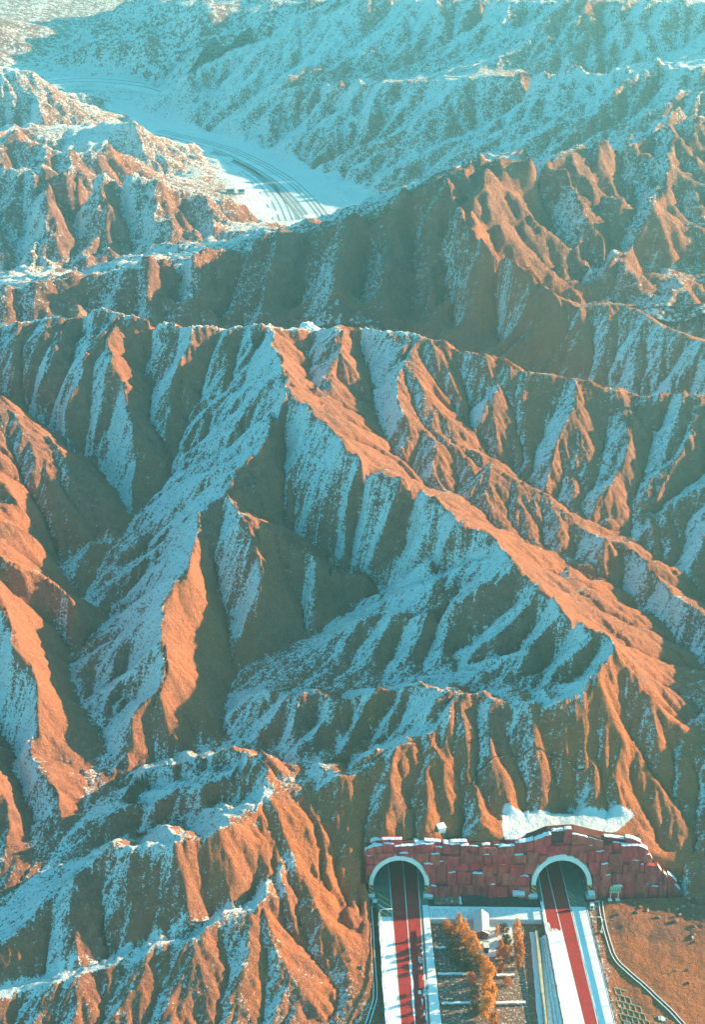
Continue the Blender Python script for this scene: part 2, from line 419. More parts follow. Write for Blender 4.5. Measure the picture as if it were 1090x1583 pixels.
# ------------------------------------------------------------------ materials
def new_mat(name):
    m = bpy.data.materials.new(name); m.use_nodes = True; nt = m.node_tree
    b = nt.nodes['Principled BSDF']
    return m, nt, b
class NT:
    def __init__(s, nt): s.nt = nt
    def n(s, t, **kw):
        k = s.nt.nodes.new(t)
        for a, v in kw.items(): setattr(k, a, v)
        return k
    def l(s, a, b): s.nt.links.new(a, b)
    def put(s, sock, v):
        if hasattr(v, 'is_linked') or hasattr(v, 'links'): s.l(v, sock)
        else: sock.default_value = v
    def math(s, op, a, b=0.0, c=0.0, clamp=False):
        k = s.n('ShaderNodeMath', operation=op, use_clamp=clamp)
        for i, v in enumerate((a, b, c)): s.put(k.inputs[i], v)
        return k.outputs[0]
    def noise(s, vec, scale, detail=3.0, rough=0.55, dist=0.0):
        k = s.n('ShaderNodeTexNoise'); k.inputs['Scale'].default_value = scale; k.inputs['Detail'].default_value = detail
        k.inputs['Roughness'].default_value = rough; k.inputs['Distortion'].default_value = dist
        if vec is not None: s.l(vec, k.inputs['Vector'])
        return k.outputs['Fac']
    def mix(s, f, a, b):
        k = s.n('ShaderNodeMix', data_type='RGBA'); s.put(k.inputs[0], f)
        for i, v in ((6, a), (7, b)):
            if isinstance(v, tuple): k.inputs[i].default_value = v + (1,) if len(v) == 3 else v
            else: s.l(v, k.inputs[i])
        return k.outputs[2]
    def step(s, x, a, b):
        k = s.n('ShaderNodeMapRange', interpolation_type='SMOOTHSTEP'); s.put(k.inputs[0], x)
        k.inputs[1].default_value = a; k.inputs[2].default_value = b
        return k.outputs[0]
    def bump(s, h, strength, dist, normal=None):
        k = s.n('ShaderNodeBump'); k.inputs['Strength'].default_value = strength; k.inputs['Distance'].default_value = dist
        s.l(h, k.inputs['Height'])
        if normal is not None: s.l(normal, k.inputs['Normal'])
        return k.outputs[0]
SNOW = (0.80, 0.83, 0.86)
def terrain_material(name, fine):
    m, nt, b = new_mat(name); g = NT(nt)
    pos = g.n('ShaderNodeNewGeometry').outputs['Position']
    at = lambda n: g.n('ShaderNodeAttribute', attribute_name=n).outputs['Fac']
    n_big = g.noise(pos, 0.06 * fine, 3); n_mid = g.noise(pos, 0.45 * fine, 4, 0.6); n_fine = g.noise(pos, 1.6 * fine, 5, 0.7); n_speck = g.noise(pos, 4.2 * fine, 3, 0.65)
    red = at('red')
    soil = g.mix(g.step(n_mid, 0.35, 0.68), (0.26, 0.100, 0.074), (0.40, 0.152, 0.095))
    soil = g.mix(g.math('MULTIPLY', red, g.step(n_big, 0.25, 0.6)), soil, (0.52, 0.145, 0.055))
    soil = g.mix(g.math('MULTIPLY', g.step(n_fine, 0.52, 0.72), 0.8), soil, (0.54, 0.25, 0.14))
    soil = g.mix(g.step(n_speck, 0.55, 0.68), soil, (0.14, 0.052, 0.048))
    sn = g.math('ADD', g.math('MINIMUM', at('snow'), 1.5), g.math('MULTIPLY', g.math('SUBTRACT', n_mid, 0.5), 0.7))
    sn = g.math('ADD', sn, g.math('MULTIPLY', g.math('SUBTRACT', n_fine, 0.5), 1.9))
    sn = g.math('ADD', sn, g.math('MULTIPLY', g.math('SUBTRACT', n_speck, 0.5), 1.5))
    mask = g.step(sn, 0.44, 0.60)
    col = g.mix(g.math('MULTIPLY', mask, 0.96), soil, SNOW)
    g.l(col, b.inputs['Base Color'])
    b.inputs['Roughness'].default_value = 0.92; b.inputs['Specular IOR Level'].default_value = 0.15
    h = g.math('ADD', g.math('MULTIPLY', n_fine, 0.6), g.math('ADD', g.math('MULTIPLY', n_speck, 0.22), g.math('MULTIPLY', n_mid, 0.8)))
    
    g.l(g.bump(h, 1.0, 1.1 / fine), b.inputs['Normal'])
    return m

# ------------------------------------------------------------------ terrain
def grid(x0, x1, y0, y1, r):
    x = np.arange(x0, x1 + r * 0.5, r); y = np.arange(y0, y1 + r * 0.5, r)
    return np.meshgrid(x.astype(np.float32), y.astype(np.float32))
XC = (10.1, 45.3)                       # tunnel axes at the mouths
def line_x(u0, v0, u1, v1, z=0.0):
    a, b = P(u0, v0, z), P(u1, v1, z)
    return lambda y: a.x + (b.x - a.x) * (y - a.y) / (b.y - a.y)
XL = line_x(572, 1400, 590, 1583); XR = line_x(908, 1400, 951, 1583)
SNOWD = np.array([-0.90, 0.38])
def snow_attr(X, Y, Z, res, soft, base=0.38, k=0.95):
    a = 0
    for sf, wt in ((0, 0.2), (soft, 0.3), (soft + 16, 0.5)):
        gy, gx = np.gradient(blur(Z, sf), res)
        a = a + wt * (-gx * SNOWD[0] - gy * SNOWD[1]) / np.sqrt(1 + gx * gx + gy * gy)
    cup = blur(Z, soft + 14) - blur(Z, soft)          # hollows hold snow
    crest = smooth01(blur(Z, 3) - blur(Z, 40), 0.55 * res, 1.6 * res)     # wind-packed snow along the crests
    return base + k * a + 0.10 * np.clip(cup / (res * 1.5), -1, 1.5) + 0.10 * crest

# far: the whole country, 6 m
fx0, fy0, fr = -900.0, 60.0, 6.0
FX, FY = grid(fx0, 900, fy0, 2220, fr)
FH = solve(fx0, fy0, FX.shape[1], FX.shape[0], fr)
FH = blur(FH, 1)
far_f = sampler(FH, fx0, fy0, fr)
# mid
mx0, my0, mr = -290.0, 450.0, 1.25
MX, MY = grid(mx0, 300, my0, 1010, mr)
MH = solve(mx0, my0, MX.shape[1], MX.shape[0], mr, far_f)
# near
nx0, ny0, nr = -122.0, 142.0, 0.37
NX, NY = grid(nx0, 146, ny0, 472, nr)
NH = solve(nx0, ny0, NX.shape[1], NX.shape[0], nr, far_f)

flat_far = smooth01(np.abs(blur(MH, 2)), 0.4, 4.0)
mo = gullies(MX, MY, MH, mr, [(55, 5.0), (26, 3.0), (13, 1.6), (6.5, 0.6)], 5) * flat_far * np.clip(0.8 + 0.7 * fbm(MX * 0.012, MY * 0.012, 3, 58), 0.35, 1.4)
MZ = MH + mo + (0.8 * fbm(MX * 0.09, MY * 0.09, 4, 3)) * flat_far
MZ = MZ + (erode(MZ + 0.1 * RNG.standard_normal(MZ.shape).astype(np.float32), mr, 10, 0.045, 2500.0, 120, 30)[0] - MZ) * flat_far
MZ = MZ + gullies(MX, MY, MZ, mr, [(7, 0.9), (3.6, 0.45)], 3) * flat_far
far_amp = smooth01(np.abs(FH), 1.0, 8.0)
FZ = FH + gullies(FX, FY, FH, fr, [(90, 10), (45, 6), (22, 3)], 1) * far_amp + 2.5 * fbm(FX * 0.012, FY * 0.012, 4, 41) * far_amp

amp_n = np.clip(0.85 + 0.7 * fbm(NX * 0.03, NY * 0.03, 3, 55), 0.4, 1.4)
no = gullies(NX, NY, NH, nr, [(24, 0.7), (12, 1.15), (5.5, 0.36), (2.8, 0.16)], 4) * amp_n
rough = fbm(NX * 0.35, NY * 0.35, 4, 63)
NB = blur(NH, 1) + no + 0.15 * rough
half = NB[::2, ::2]
he, acc = erode(half + 0.05 * RNG.standard_normal(half.shape).astype(np.float32), nr * 2, 10, 0.028)
NE = up2(he - half, NB.shape); NA = up2(np.log(np.maximum(acc, 0.3)), NB.shape)
rill = gullies(NX, NY, NB + NE, nr, [(2.1, 1.0)], 4) + 0.7 * gullies(NX, NY, NB + NE, nr, [(1.1, 1.0)], 4)
flute = gullies(NX, NY, NB + NE, nr, [(3.0, 1.0), (1.5, 0.6)], 6)
NZ = NB + NE + 0.10 * rill + 0.15 * flute * np.clip(0.6 + 0.8 * fbm(NX * 0.06, NY * 0.06, 3, 8), 0.1, 1.4) + 0.07 * fbm(NX * 1.3, NY * 1.3, 2, 72)
# the made ground in front of the portals and the wall line
in_x = smooth01(NX - XL(NY), -1.2, 0.6) * smooth01(XR(NY) - NX, -0.3, 0.4)
plat = in_x * smooth01(202.6 - NY, 0.0, 0.5)
NZ = NZ * (1 - plat) + plat * (-1.45 + 0.07 * rough)
ter0 = smooth01(NX, P(772, 1275, 12).x, P(782, 1275, 12).x) * smooth01(P(992, 1268, 12).x - NX, 0, 2.5) * smooth01(216.4 - NY, 0, 1.2)
YB0 = 202.9
wz = smooth01(NX, P(560, 1385, 0).x - 1, P(560, 1385, 0).x + 0.5) * smooth01(P(1060, 1385, 0).x + 1 - NX, 0, 2)
NZ = np.where((wz > 0.5) & (NY > 201.5), np.minimum(NZ, np.maximum(-1.4, (NY - YB0 - 1.3) / 0.30)), NZ)
NH = np.where((wz > 0.5) & (NY > 201.5), np.minimum(NH, np.maximum(-1.4, (NY - YB0 - 1.3) / 0.30)), NH)
calm = smooth01(NX, XL(NY) - 2, XL(NY) + 1) * smooth01(216.0 - NY, 0, 5) * (1 - plat) * smooth01(NX - XC[0], -9.0, -5.5) * np.maximum(smooth01(209.0 - NY, 0, 1.5), ter0)
calm = calm * (1 - 0.6 * smooth01(NX, XR(NY) + 3, XR(NY) + 7) * smooth01(203 - NY, 0, 2))
NZ = NZ * (1 - calm) + calm * (NH + 0.06 * rough - 0.35)
nsnow = snow_attr(NX, NY, NZ, nr, 2)
tn = 1.1 * fbm(NX * 0.3, NY * 0.3, 3, 14)
tn = tn * 0.3
ter = smooth01(NX + tn, P(774, 1275, 12).x, P(782, 1275, 12).x) * smooth01(P(992, 1268, 12).x - NX + tn - 1.2 * np.maximum(214 - NY, 0) , 0, 2.5) * smooth01(NY + tn * 0.4, 206.6, 207.4) * smooth01(215.8 - NY + tn * 0.6, 0, 1.0)
front = smooth01(232 - NY, 0, 25) * smooth01(NX, -20, 10)
nsnow = nsnow - 0.13 * np.clip(rill, -1, 1) - 0.16 * smooth01(NA, 2.6, 4.2)
def along(lines, n):
    M = np.zeros_like(NX)
    for l in lines:
        w = catmull([world_pts(*q) for q in l], 160)
        i = np.rint((w[:, 0] - nx0) / nr).astype(int); j = np.rint((w[:, 1] - ny0) / nr).astype(int)
        ok = (i >= 0) & (i < NX.shape[1]) & (j >= 0) & (j < NX.shape[0]); M[j[ok], i[ok]] = 1
    M = blur(M, n); return np.clip(M / (0.35 / math.sqrt(n)), 0, 1)
band = along(parse("""452,1325,11 430,1372,8.6 370,1405,6.6 300,1434,5 150,1488,1.4 0,1531,-1.8
448,1325,11 435,1356,9.5 385,1402,7.3 315,1432,5.7 175,1482,2.2 0,1535,-1.4"""), 14)
lines = along(parse("""425,1200,18.5 415,1220,17 390,1265,17 335,1285,18 270,1305,18 200,1307,17 145,1317,14 75,1390,8 0,1455,4
560,1195,19.5 470,1203,17.5 430,1195,18.5
0,505,58 60,492,60 110,488,61.5 180,480,64 230,496,62 300,505,61 350,506,61 410,501,62 480,509,60 560,503,61 650,518,60
910,1074,31 875,1090,29 835,1080,28.5 795,1092,28
35,625,40 60,650,37 100,690,33 150,720,29.5 190,770,26.5 205,800,25 190,830,23.5 150,840,22.5 95,865,20.5 100,900,19 140,935,17.5 170,955,16.5 140,985,15 112,1010,14 105,1045,13 125,1090,11.5 150,1125,10 165,1155,9 140,1200,8.2 130,1235,7.6 125,1265,7 75,1335,4.9 40,1375,3.5 0,1415,2
130,1235,7.6 125,1265,7 75,1335,4.9 40,1375,3.5 0,1415,2"""), 8)
nsnow = nsnow + 0.42 * band + 0.22 * lines - 0.30 * smooth01(NY, 392, 425) * smooth01(95 - NX, 0, 30) - 0.3 * smooth01(NX, 52, 57) * smooth01(204 - NY, 0, 2) + 0.10 * fbm(NX * 0.05, NY * 0.05, 3, 18)
nsnow = np.minimum(nsnow - 0.22 * front * (1 - ter) - 0.3 * smooth01(NY, 398, 420) * smooth01(NX, 8, 20) * smooth01(85 - NX, 0, 15), 0.74 + 0.12 * band) + 0.95 * ter
nred = np.clip(0.42 + 0.9 * smooth01(270 - NY, 0, 70) * smooth01(NX, -70, 10) + 0.25 * fbm(NX * 0.03, NY * 0.03, 3, 90), 0, 1)
near_f = sampler(NZ, nx0, ny0, nr)

m_near = terrain_material('badland_soil_and_snow', 1.0); m_mid = terrain_material('mid_soil_and_snow', 0.45); m_far = terrain_material('far_soil_and_snow', 0.16)
cy = (NY[:-1, :-1] + NY[1:, 1:]) / 2; cx = (NX[:-1, :-1] + NX[1:, 1:]) / 2
tube = np.zeros(cx.shape, bool)
for c in XC: tube |= (np.abs(cx - c) < 6.2) & (cy > 201.0) & (cy < 240) & (NZ[:-1, :-1] < 10.0)
o = grid_mesh('badland_terrain', NX, NY, NZ, ~tube, {'snow': nsnow, 'red': nred}, m_near)
tag(o, 'eroded red badland ridges with snow in the shaded gullies above the two tunnels', kind='structure')
msnow = snow_attr(MX, MY, MZ, mr, 2, 0.42, 0.62) + 0.12 * fbm(MX * 0.02, MY * 0.02, 4, 19) + 0.5 * (1 - flat_far) - 0.20 * smooth01(560 - MY, 0, 60) * smooth01(MX, -60, -20) * smooth01(90 - MX, 0, 40) + 0.13 * smooth01(MY, 720, 800) + 0.14 * smooth01(-MX, 20, 80)  # extra snow on the farther slopes pales them, painting haze into the colour
keep = ((MY[:-1, :-1] > 466) | (np.abs(MX[:-1, :-1] - 12) > 131))
mred = np.clip(0.3 + 0.4 * fbm(MX * 0.02, MY * 0.02, 3, 95), 0, 1)
msnow = np.minimum(msnow - 0.25 * smooth01(540 - MY, 0, 40) * smooth01(MX, 8, 20) * smooth01(90 - MX, 0, 15), 0.76) + 0.2 * (1 - flat_far)
o = grid_mesh('middle_terrain', MX, MY, MZ, keep, {'snow': msnow, 'red': mred}, m_mid)
tag(o, 'hazy middle ranges behind the long snowy crest with a flat snowy motorway valley', kind='structure')
fsnow = snow_attr(FX, FY, FZ, fr, 1, 0.50, 0.4) + 0.3 * (1 - far_amp)
near_hole = (FX[:-1, :-1] > nx0 + 6) & (FX[1:, 1:] < 140) & (FY[:-1, :-1] > ny0 + 6) & (FY[1:, 1:] < 466)
mid_hole = (FX[:-1, :-1] > mx0 + 6) & (FX[1:, 1:] < 294) & (FY[:-1, :-1] > 462) & (FY[1:, 1:] < 1004)
o = grid_mesh('far_terrain', FX, FY, FZ, ~(near_hole | mid_hole), {'snow': fsnow, 'red': fsnow * 0}, m_far)
tag(o, 'great snow dusted mountain and far plain fading into pale blue haze', kind='structure')
gm = bpy.data.meshes.new('ground')
R = 14000; gm.from_pydata([(-R, -R, -14), (R, -R, -14), (R, R, -14), (-R, R, -14)], [], [(0, 1, 2, 3)])
for n, val in (('snow', 0.55), ('red', 0.1)):
    at = gm.attributes.new(n, 'FLOAT', 'POINT'); at.data.foreach_set('value', [val] * 4)
tag(link('ground', gm, m_far), 'snowy plain running on to the horizon', kind='structure')

# ------------------------------------------------------------------ haze
hz = bpy.data.meshes.new('haze'); bm = bmesh.new(); bmesh.ops.create_cube(bm, size=1.0); bm.to_mesh(hz); bm.free()
hm = bpy.data.materials.new('haze_air'); hm.use_nodes = True; hn = hm.node_tree; hn.nodes.clear()
ho = hn.nodes.new('ShaderNodeOutputMaterial'); hv = hn.nodes.new('ShaderNodeVolumePrincipled')
hv.inputs['Color'].default_value = (0.36, 0.84, 0.92, 1); hv.inputs['Density'].default_value = 0.00031; hv.inputs['Anisotropy'].default_value = 0.55
hn.links.new(hv.outputs[0], ho.inputs['Volume'])
hzo = link('haze', hz, hm); hzo.scale = (29000, 29000, 262); hzo.location = (0, 0, 115)
tag(hzo, 'thin pale blue winter haze filling the valleys', kind='stuff')

# ------------------------------------------------------------------ plain procedural materials
def pmat(name, col, rough=0.8, var=0.25, scale=2.0, bump=0.3, dist=0.03, col2=None, snow=None, metal=0.0, stretch=None):
    m, nt, b = new_mat(name); g = NT(nt)
    pos = g.n('ShaderNodeNewGeometry').outputs['Position']
    if stretch:
        mp = g.n('ShaderNodeMapping'); mp.inputs['Scale'].default_value = stretch; g.l(pos, mp.inputs[0]); pos = mp.outputs[0]
    n1 = g.noise(pos, scale, 4, 0.6); n2 = g.noise(pos, scale * 5, 3, 0.6)
    dark = tuple(c * (1 - var) for c in col); lite = col2 or tuple(min(1, c * (1 + var * 0.6)) for c in col)
    c = g.mix(g.step(n1, 0.3, 0.7), dark, lite)
    c = g.mix(g.math('MULTIPLY', g.step(n2, 0.5, 0.75), 0.35), c, dark)
    if snow is not None: c = g.mix(g.step(g.math('ADD', n1, g.math('MULTIPLY', n2, 0.5)), snow, snow + 0.1), c, SNOW)
    g.l(c, b.inputs['Base Color']); b.inputs['Roughness'].default_value = rough; b.inputs['Metallic'].default_value = metal
    b.inputs['Specular IOR Level'].default_value = 0.25
    if bump: g.l(g.bump(g.math('ADD', n1, g.math('MULTIPLY', n2, 0.5)), bump, dist), b.inputs['Normal'])
    return m
M_ASPH = pmat('dark_asphalt', (0.075, 0.075, 0.075), 0.85, 0.3, 0.8)
M_RED = pmat('red_anti_skid_surface', (0.42, 0.022, 0.02), 0.75, 0.18, 0.9, 0.2)
M_SHOULDER = pmat('worn_grey_shoulder', (0.16, 0.165, 0.14), 0.85, 0.25, 0.6)
M_SNOW = pmat('snow_layer', SNOW, 0.7, 0.05, 0.8, 0.35, 0.05)
M_SNOWDIRTY = pmat('tracked_snow', (0.74, 0.77, 0.80), 0.75, 0.2, 1.6, 0.5, 0.05)
M_CONC = pmat('pale_concrete', (0.48, 0.47, 0.43), 0.85, 0.2, 1.2)
M_YCONC = pmat('sandy_concrete', (0.56, 0.46, 0.29), 0.85, 0.15, 1.2)
M_RING = pmat('white_painted_ring', (0.80, 0.77, 0.70), 0.6, 0.08, 1.0, 0.1)
M_LINING = pmat('dark_grey_tunnel_lining', (0.20, 0.21, 0.20), 0.7, 0.25, 0.5)  # mottled dark grey along the whole lining
M_WHITE = pmat('white_road_paint', (0.75, 0.75, 0.72), 0.6, 0.15, 3, 0)
M_YELLOW = pmat('yellow_road_paint', (0.62, 0.43, 0.10), 0.6, 0.2, 3, 0)
M_ROCKRED = pmat('red_sprayed_rock', (0.68, 0.060, 0.062), 0.9, 0.40, 0.7, 0.9, 0.25, stretch=(1.2, 1.2, 0.35))
M_ROCKRED2 = pmat('brown_red_sprayed_rock', (0.52, 0.065, 0.06), 0.9, 0.40, 0.6, 0.9, 0.25, stretch=(1.2, 1.2, 0.35))
M_ROCKRED3 = pmat('rusty_sprayed_rock', (0.64, 0.095, 0.07), 0.9, 0.40, 0.9, 0.9, 0.25, stretch=(1.2, 1.2, 0.35))
M_CORE = pmat('joint_shade_core', (0.14, 0.035, 0.03), 0.95, 0.3, 0.6, 0.5)  # dark base colour stands in for shadow in the panel joints
M_LETTER = pmat('bright_red_lettering', (0.75, 0.03, 0.03), 0.5, 0.05, 2, 0)
M_STEEL = pmat('galvanised_steel', (0.42, 0.43, 0.43), 0.45, 0.12, 3, 0.05, metal=0.6)
M_DARK = pmat('dark_damp_soil', (0.075, 0.055, 0.045), 0.95, 0.4, 1.5, 0.8, 0.08)
M_STUBBLE = pmat('frosted_stubble', (0.27, 0.15, 0.105), 0.95, 0.45, 2.2, 0.9, 0.15, snow=0.84)
M_ROOF = pmat('white_sheet_metal_roof', (0.66, 0.66, 0.63), 0.5, 0.08, 2, 0.1)
M_BRICK = pmat('red_cabin_wall', (0.36, 0.07, 0.055), 0.8, 0.2, 4, 0.3)
M_GREEN = pmat('green_sign_sheet', (0.02, 0.33, 0.17), 0.5, 0.06, 3, 0)
M_BARK = pmat('dark_bark', (0.10, 0.07, 0.05), 0.9, 0.3, 6, 0.4)
M_ROCK = pmat('red_boulder', (0.33, 0.14, 0.085), 0.95, 0.35, 1.2, 0.8, 0.15, snow=0.86)
M_KNOB = pmat('pale_sandstone_knob', (0.36, 0.17, 0.11), 0.95, 0.3, 0.5, 0.8, 0.3)
M_BLACK = pmat('black_rubble', (0.05, 0.05, 0.052), 0.9, 0.4, 2, 0.6)
def hazard():
    m, nt, b = new_mat('orange_black_hazard_stripes'); g = NT(nt)
    tc = g.n('ShaderNodeTexCoord').outputs['Object']; sp = g.n('ShaderNodeSeparateXYZ'); g.l(tc, sp.inputs[0])
    ph = g.math('ADD', g.math('MULTIPLY', sp.outputs[0], 0.95), g.math('MULTIPLY', sp.outputs[2], 1.15))
    f = g.step(g.math('SINE', g.math('MULTIPLY', ph, 6.2)), -0.06, 0.06)
    g.l(g.mix(f, (0.05, 0.035, 0.03), (0.95, 0.30, 0.05)), b.inputs['Base Color']); b.inputs['Roughness'].default_value = 0.6
    return m
M_HAZ = hazard()
def leafmat(name, a, c):
    m, nt, b = new_mat(name); g = NT(nt)
    info = g.n('ShaderNodeNewGeometry').outputs['Random Per Island']
    g.l(g.mix(info, a, c), b.inputs['Base Color']); b.inputs['Roughness'].default_value = 0.7
    b.inputs['Subsurface Weight'].default_value = 0.0
    tr = g.n('ShaderNodeBsdfTranslucent'); g.l(g.mix(info, a, c), tr.inputs[0])
    mx = g.n('ShaderNodeMixShader'); mx.inputs[0].default_value = 0.4
    out = nt.nodes['Material Output']; g.l(b.outputs[0], mx.inputs[1]); g.l(tr.outputs[0], mx.inputs[2]); g.l(mx.outputs[0], out.inputs[0])
    return m
M_LEAF = leafmat('amber_leaves', (0.80, 0.27, 0.03), (0.92, 0.45, 0.07))
M_LEAF2 = leafmat('rusty_leaves', (0.58, 0.16, 0.03), (0.75, 0.30, 0.06))
M_LEAF3 = leafmat('olive_brown_leaves', (0.10, 0.075, 0.03), (0.26, 0.15, 0.05))

# ------------------------------------------------------------------ mesh builders
def mesh(name, verts, faces, smooth=False):
    me = bpy.data.meshes.new(name); me.from_pydata([tuple(v) for v in verts], [], faces)
    bm = bmesh.new(); bm.from_mesh(me); bmesh.ops.recalc_face_normals(bm, faces=bm.faces); bm.to_mesh(me); bm.free()
    if smooth:
        for p in me.polygons: p.use_smooth = True
    return me
def box_data(x0, x1, y0, y1, z0, z1):
    v = [(x0, y0, z0), (x1, y0, z0), (x1, y1, z0), (x0, y1, z0), (x0, y0, z1), (x1, y0, z1), (x1, y1, z1), (x0, y1, z1)]
    return v, [(0, 3, 2, 1), (4, 5, 6, 7), (0, 1, 5, 4), (1, 2, 6, 5), (2, 3, 7, 6), (3, 0, 4, 7)]
def box(name, x0, x1, y0, y1, z0, z1, bev=0.0):
    me = mesh(name, *box_data(x0, x1, y0, y1, z0, z1))
    if bev:
        bm = bmesh.new(); bm.from_mesh(me); bmesh.ops.bevel(bm, geom=bm.edges[:], offset=bev, segments=1, affect='EDGES'); bm.to_mesh(me); bm.free()
    return me
def strip(name, ys, fl, fr, zl, zr, base=None, jit=0.0, seed=0):
    """ribbon between two long edges fl(y), fr(y); base gives it side walls down to that height"""
    rg = random.Random(seed); V = []; Fc = []
    val = lambda f, y: f(y) if callable(f) else f
    ja = [0.0] * 2
    for y in ys:
        ja = [0.7 * a + rg.uniform(-jit, jit) for a in ja]
        a = (val(fl, y) + ja[0], y, val(zl, y)); c = (val(fr, y) + ja[1], y, val(zr, y))
        row = [a, c]
        if base is not None: row = [(a[0] - 0.02, y, val(base, y)), a, c, (c[0] + 0.02, y, val(base, y))]
        V += row
    k = 4 if base is not None else 2
    for i in range(len(ys) - 1):
        for j in range(k - 1): Fc.append((i * k + j, i * k + j + 1, (i + 1) * k + j + 1, (i + 1) * k + j))
    if base is not None:
        n = (len(ys) - 1) * k
        Fc += [(0, 1, 2, 3), (n, n + 1, n + 2, n + 3)]
    return mesh(name, V, Fc)
def tube(name, pts, rad, n=6, cap=True):
    V = []; Fc = []; pts = [Vector(p) for p in pts]
    rad = rad if isinstance(rad, (list, tuple)) else [rad] * len(pts)
    for i, p in enumerate(pts):
        t = (pts[min(i + 1, len(pts) - 1)] - pts[max(i - 1, 0)]).normalized()
        q = t.to_track_quat('Z', 'Y')
        for k in range(n):
            a = 2 * math.pi * k / n; V.append(p + q @ Vector((math.cos(a) * rad[i], math.sin(a) * rad[i], 0)))
    for i in range(len(pts) - 1):
        for k in range(n): Fc.append((i * n + k, i * n + (k + 1) % n, (i + 1) * n + (k + 1) % n, (i + 1) * n + k))
    if cap: Fc += [tuple(range(n)), tuple(range((len(pts) - 1) * n, len(pts) * n))]
    return mesh(name, V, Fc, True)
def ribbon(name, pts, w, z=None, base=None):
    """flat band of width w along a world polyline"""
    V = []; Fc = []; pts = [Vector(p) for p in pts]
    for i, p in enumerate(pts):
        t = (pts[min(i + 1, len(pts) - 1)] - pts[max(i - 1, 0)]); t.z = 0; t.normalize(); s_ = Vector((t.y, -t.x, 0))
        if base is None: V += [p - s_ * w / 2, p + s_ * w / 2]
        else:
            lo = Vector((0, 0, -base)); V += [p - s_ * w / 2 + lo, p - s_ * w / 2, p + s_ * w / 2, p + s_ * w / 2 + lo]
    k = 2 if base is None else 4
    for i in range(len(pts) - 1):
        for j in range(k - 1): Fc.append((i * k + j, i * k + j + 1, (i + 1) * k + j + 1, (i + 1) * k + j))
    if base is not None:
        n = (len(pts) - 1) * k; Fc += [(0, 1, 2, 3), (n, n + 1, n + 2, n + 3)]
    return mesh(name, V, Fc)
def ground_z(x, y): return float(near_f(np.array([x]), np.array([y]))[0])
def PG(u, v, it=8):
    """where the sight line of a pixel meets the near terrain"""
    z = 0.0
    for _ in range(it):
        p = P(u, v, z); z = 0.5 * z + 0.5 * ground_z(p.x, p.y)
    p = P(u, v, z); return Vector((p.x, p.y, ground_z(p.x, p.y)))

# ------------------------------------------------------------------ the two carriageways
YT = 206.0; YIN = 262.0; Y0 = 152.0
def lx(u0, v0, u1, v1): return line_x(u0, v0, u1, v1, 0.0)
ys = lambda a, b, n: list(np.linspace(a, b, n))
def inner(f, c, h):         # beyond the mouth the edges stay inside the tube
    return lambda y: (f(y) if y < 201 else f(201) + (c - h - f(201)) * 0 )
# left road
LA = lx(584, 1410, 595, 1583); LRED0 = lx(607, 1418, 620, 1583); LMID = lx(629.5, 1418, 642, 1583); LRED1 = lx(650.5, 1418, 661, 1583); LB = lx(667, 1438, 683, 1583)
# right road
RA = lx(836, 1400, 870, 1583); RRED0 = lx(841.5, 1402, 873, 1583); RMID = lx(860, 1402, 904, 1583); RRED1 = lx(881.5, 1400, 925, 1583); RS = lx(897, 1408, 940, 1583); RB = lx(909, 1408, 952, 1583)
def road(name, label, fa, fb, r0, rm, r1, c):
    body = link(name, strip(name, ys(Y0, 202.3, 12), fa, fb, 0.0, 0.0, base=-1.7), M_SHOULDER)
    tag(body, label, kind='structure')
    # deck carried on into the tube, straight
    x0, x1 = c - 5.55, c + 5.55
    fl = mesh('tunnel_floor', [(x0, 202.3, -0.004), (x1, 202.3, -0.004), (x1 - (c - 0) * 0.02, YIN, -0.004), (x0 - c * 0.02, YIN, -0.004)], [(0, 1, 2, 3)])
    link('tunnel_floor', fl, M_SHOULDER, body)
    k = lambda f: (lambda y: f(y))
    link('red_lane_surface', strip('red_lane_surface', ys(Y0, YIN - 2, 20), k(r0), k(r1), 0.006, 0.006), M_RED, body)
    link('centre_line', strip('centre_line', ys(Y0, YIN - 2, 20), lambda y: rm(y) - 0.09, lambda y: rm(y) + 0.09, 0.012, 0.012), M_WHITE, body)
    for f in (r0, r1):
        link('edge_line', strip('edge_line', ys(Y0, YIN - 2, 20), lambda y: f(y) - 0.1, lambda y: f(y) + 0.1, 0.012, 0.012), M_WHITE, body)
    return body
left_road = road('tunnel_road', 'red surfaced carriageway entering the left tunnel mouth', LA, LB, LRED0, LMID, LRED1, XC[0])
right_road = road('tunnel_road', 'half snowed red carriageway entering the right tunnel mouth', RA, RB, RRED0, RMID, RRED1, XC[1])
# diagonal hatching on the shoulders
def hatch(parent, fa, fb, y_list, flip, mats):
    for i, y in enumerate(y_list):
        a, b = fa(y) + 0.25, fb(y) - 0.25
        d = 1.1 * flip
        me = mesh('hatch_stripe', [(a, y + d, 0.014), (a, y + d + 0.34, 0.014), (b, y - d + 0.34, 0.014), (b, y - d, 0.014)], [(0, 1, 2, 3)])
        link('hatch_stripe', me, mats[i % len(mats)], parent)
hatch(left_road, LA, LRED0, (201.6, 200.0, 198.4, 196.9, 195.6), 1, (M_YELLOW, M_YELLOW, M_WHITE))
hatch(right_road, RRED1, RS, (202.4, 201.0, 199.6, 198.2), 1, (M_YELLOW,))
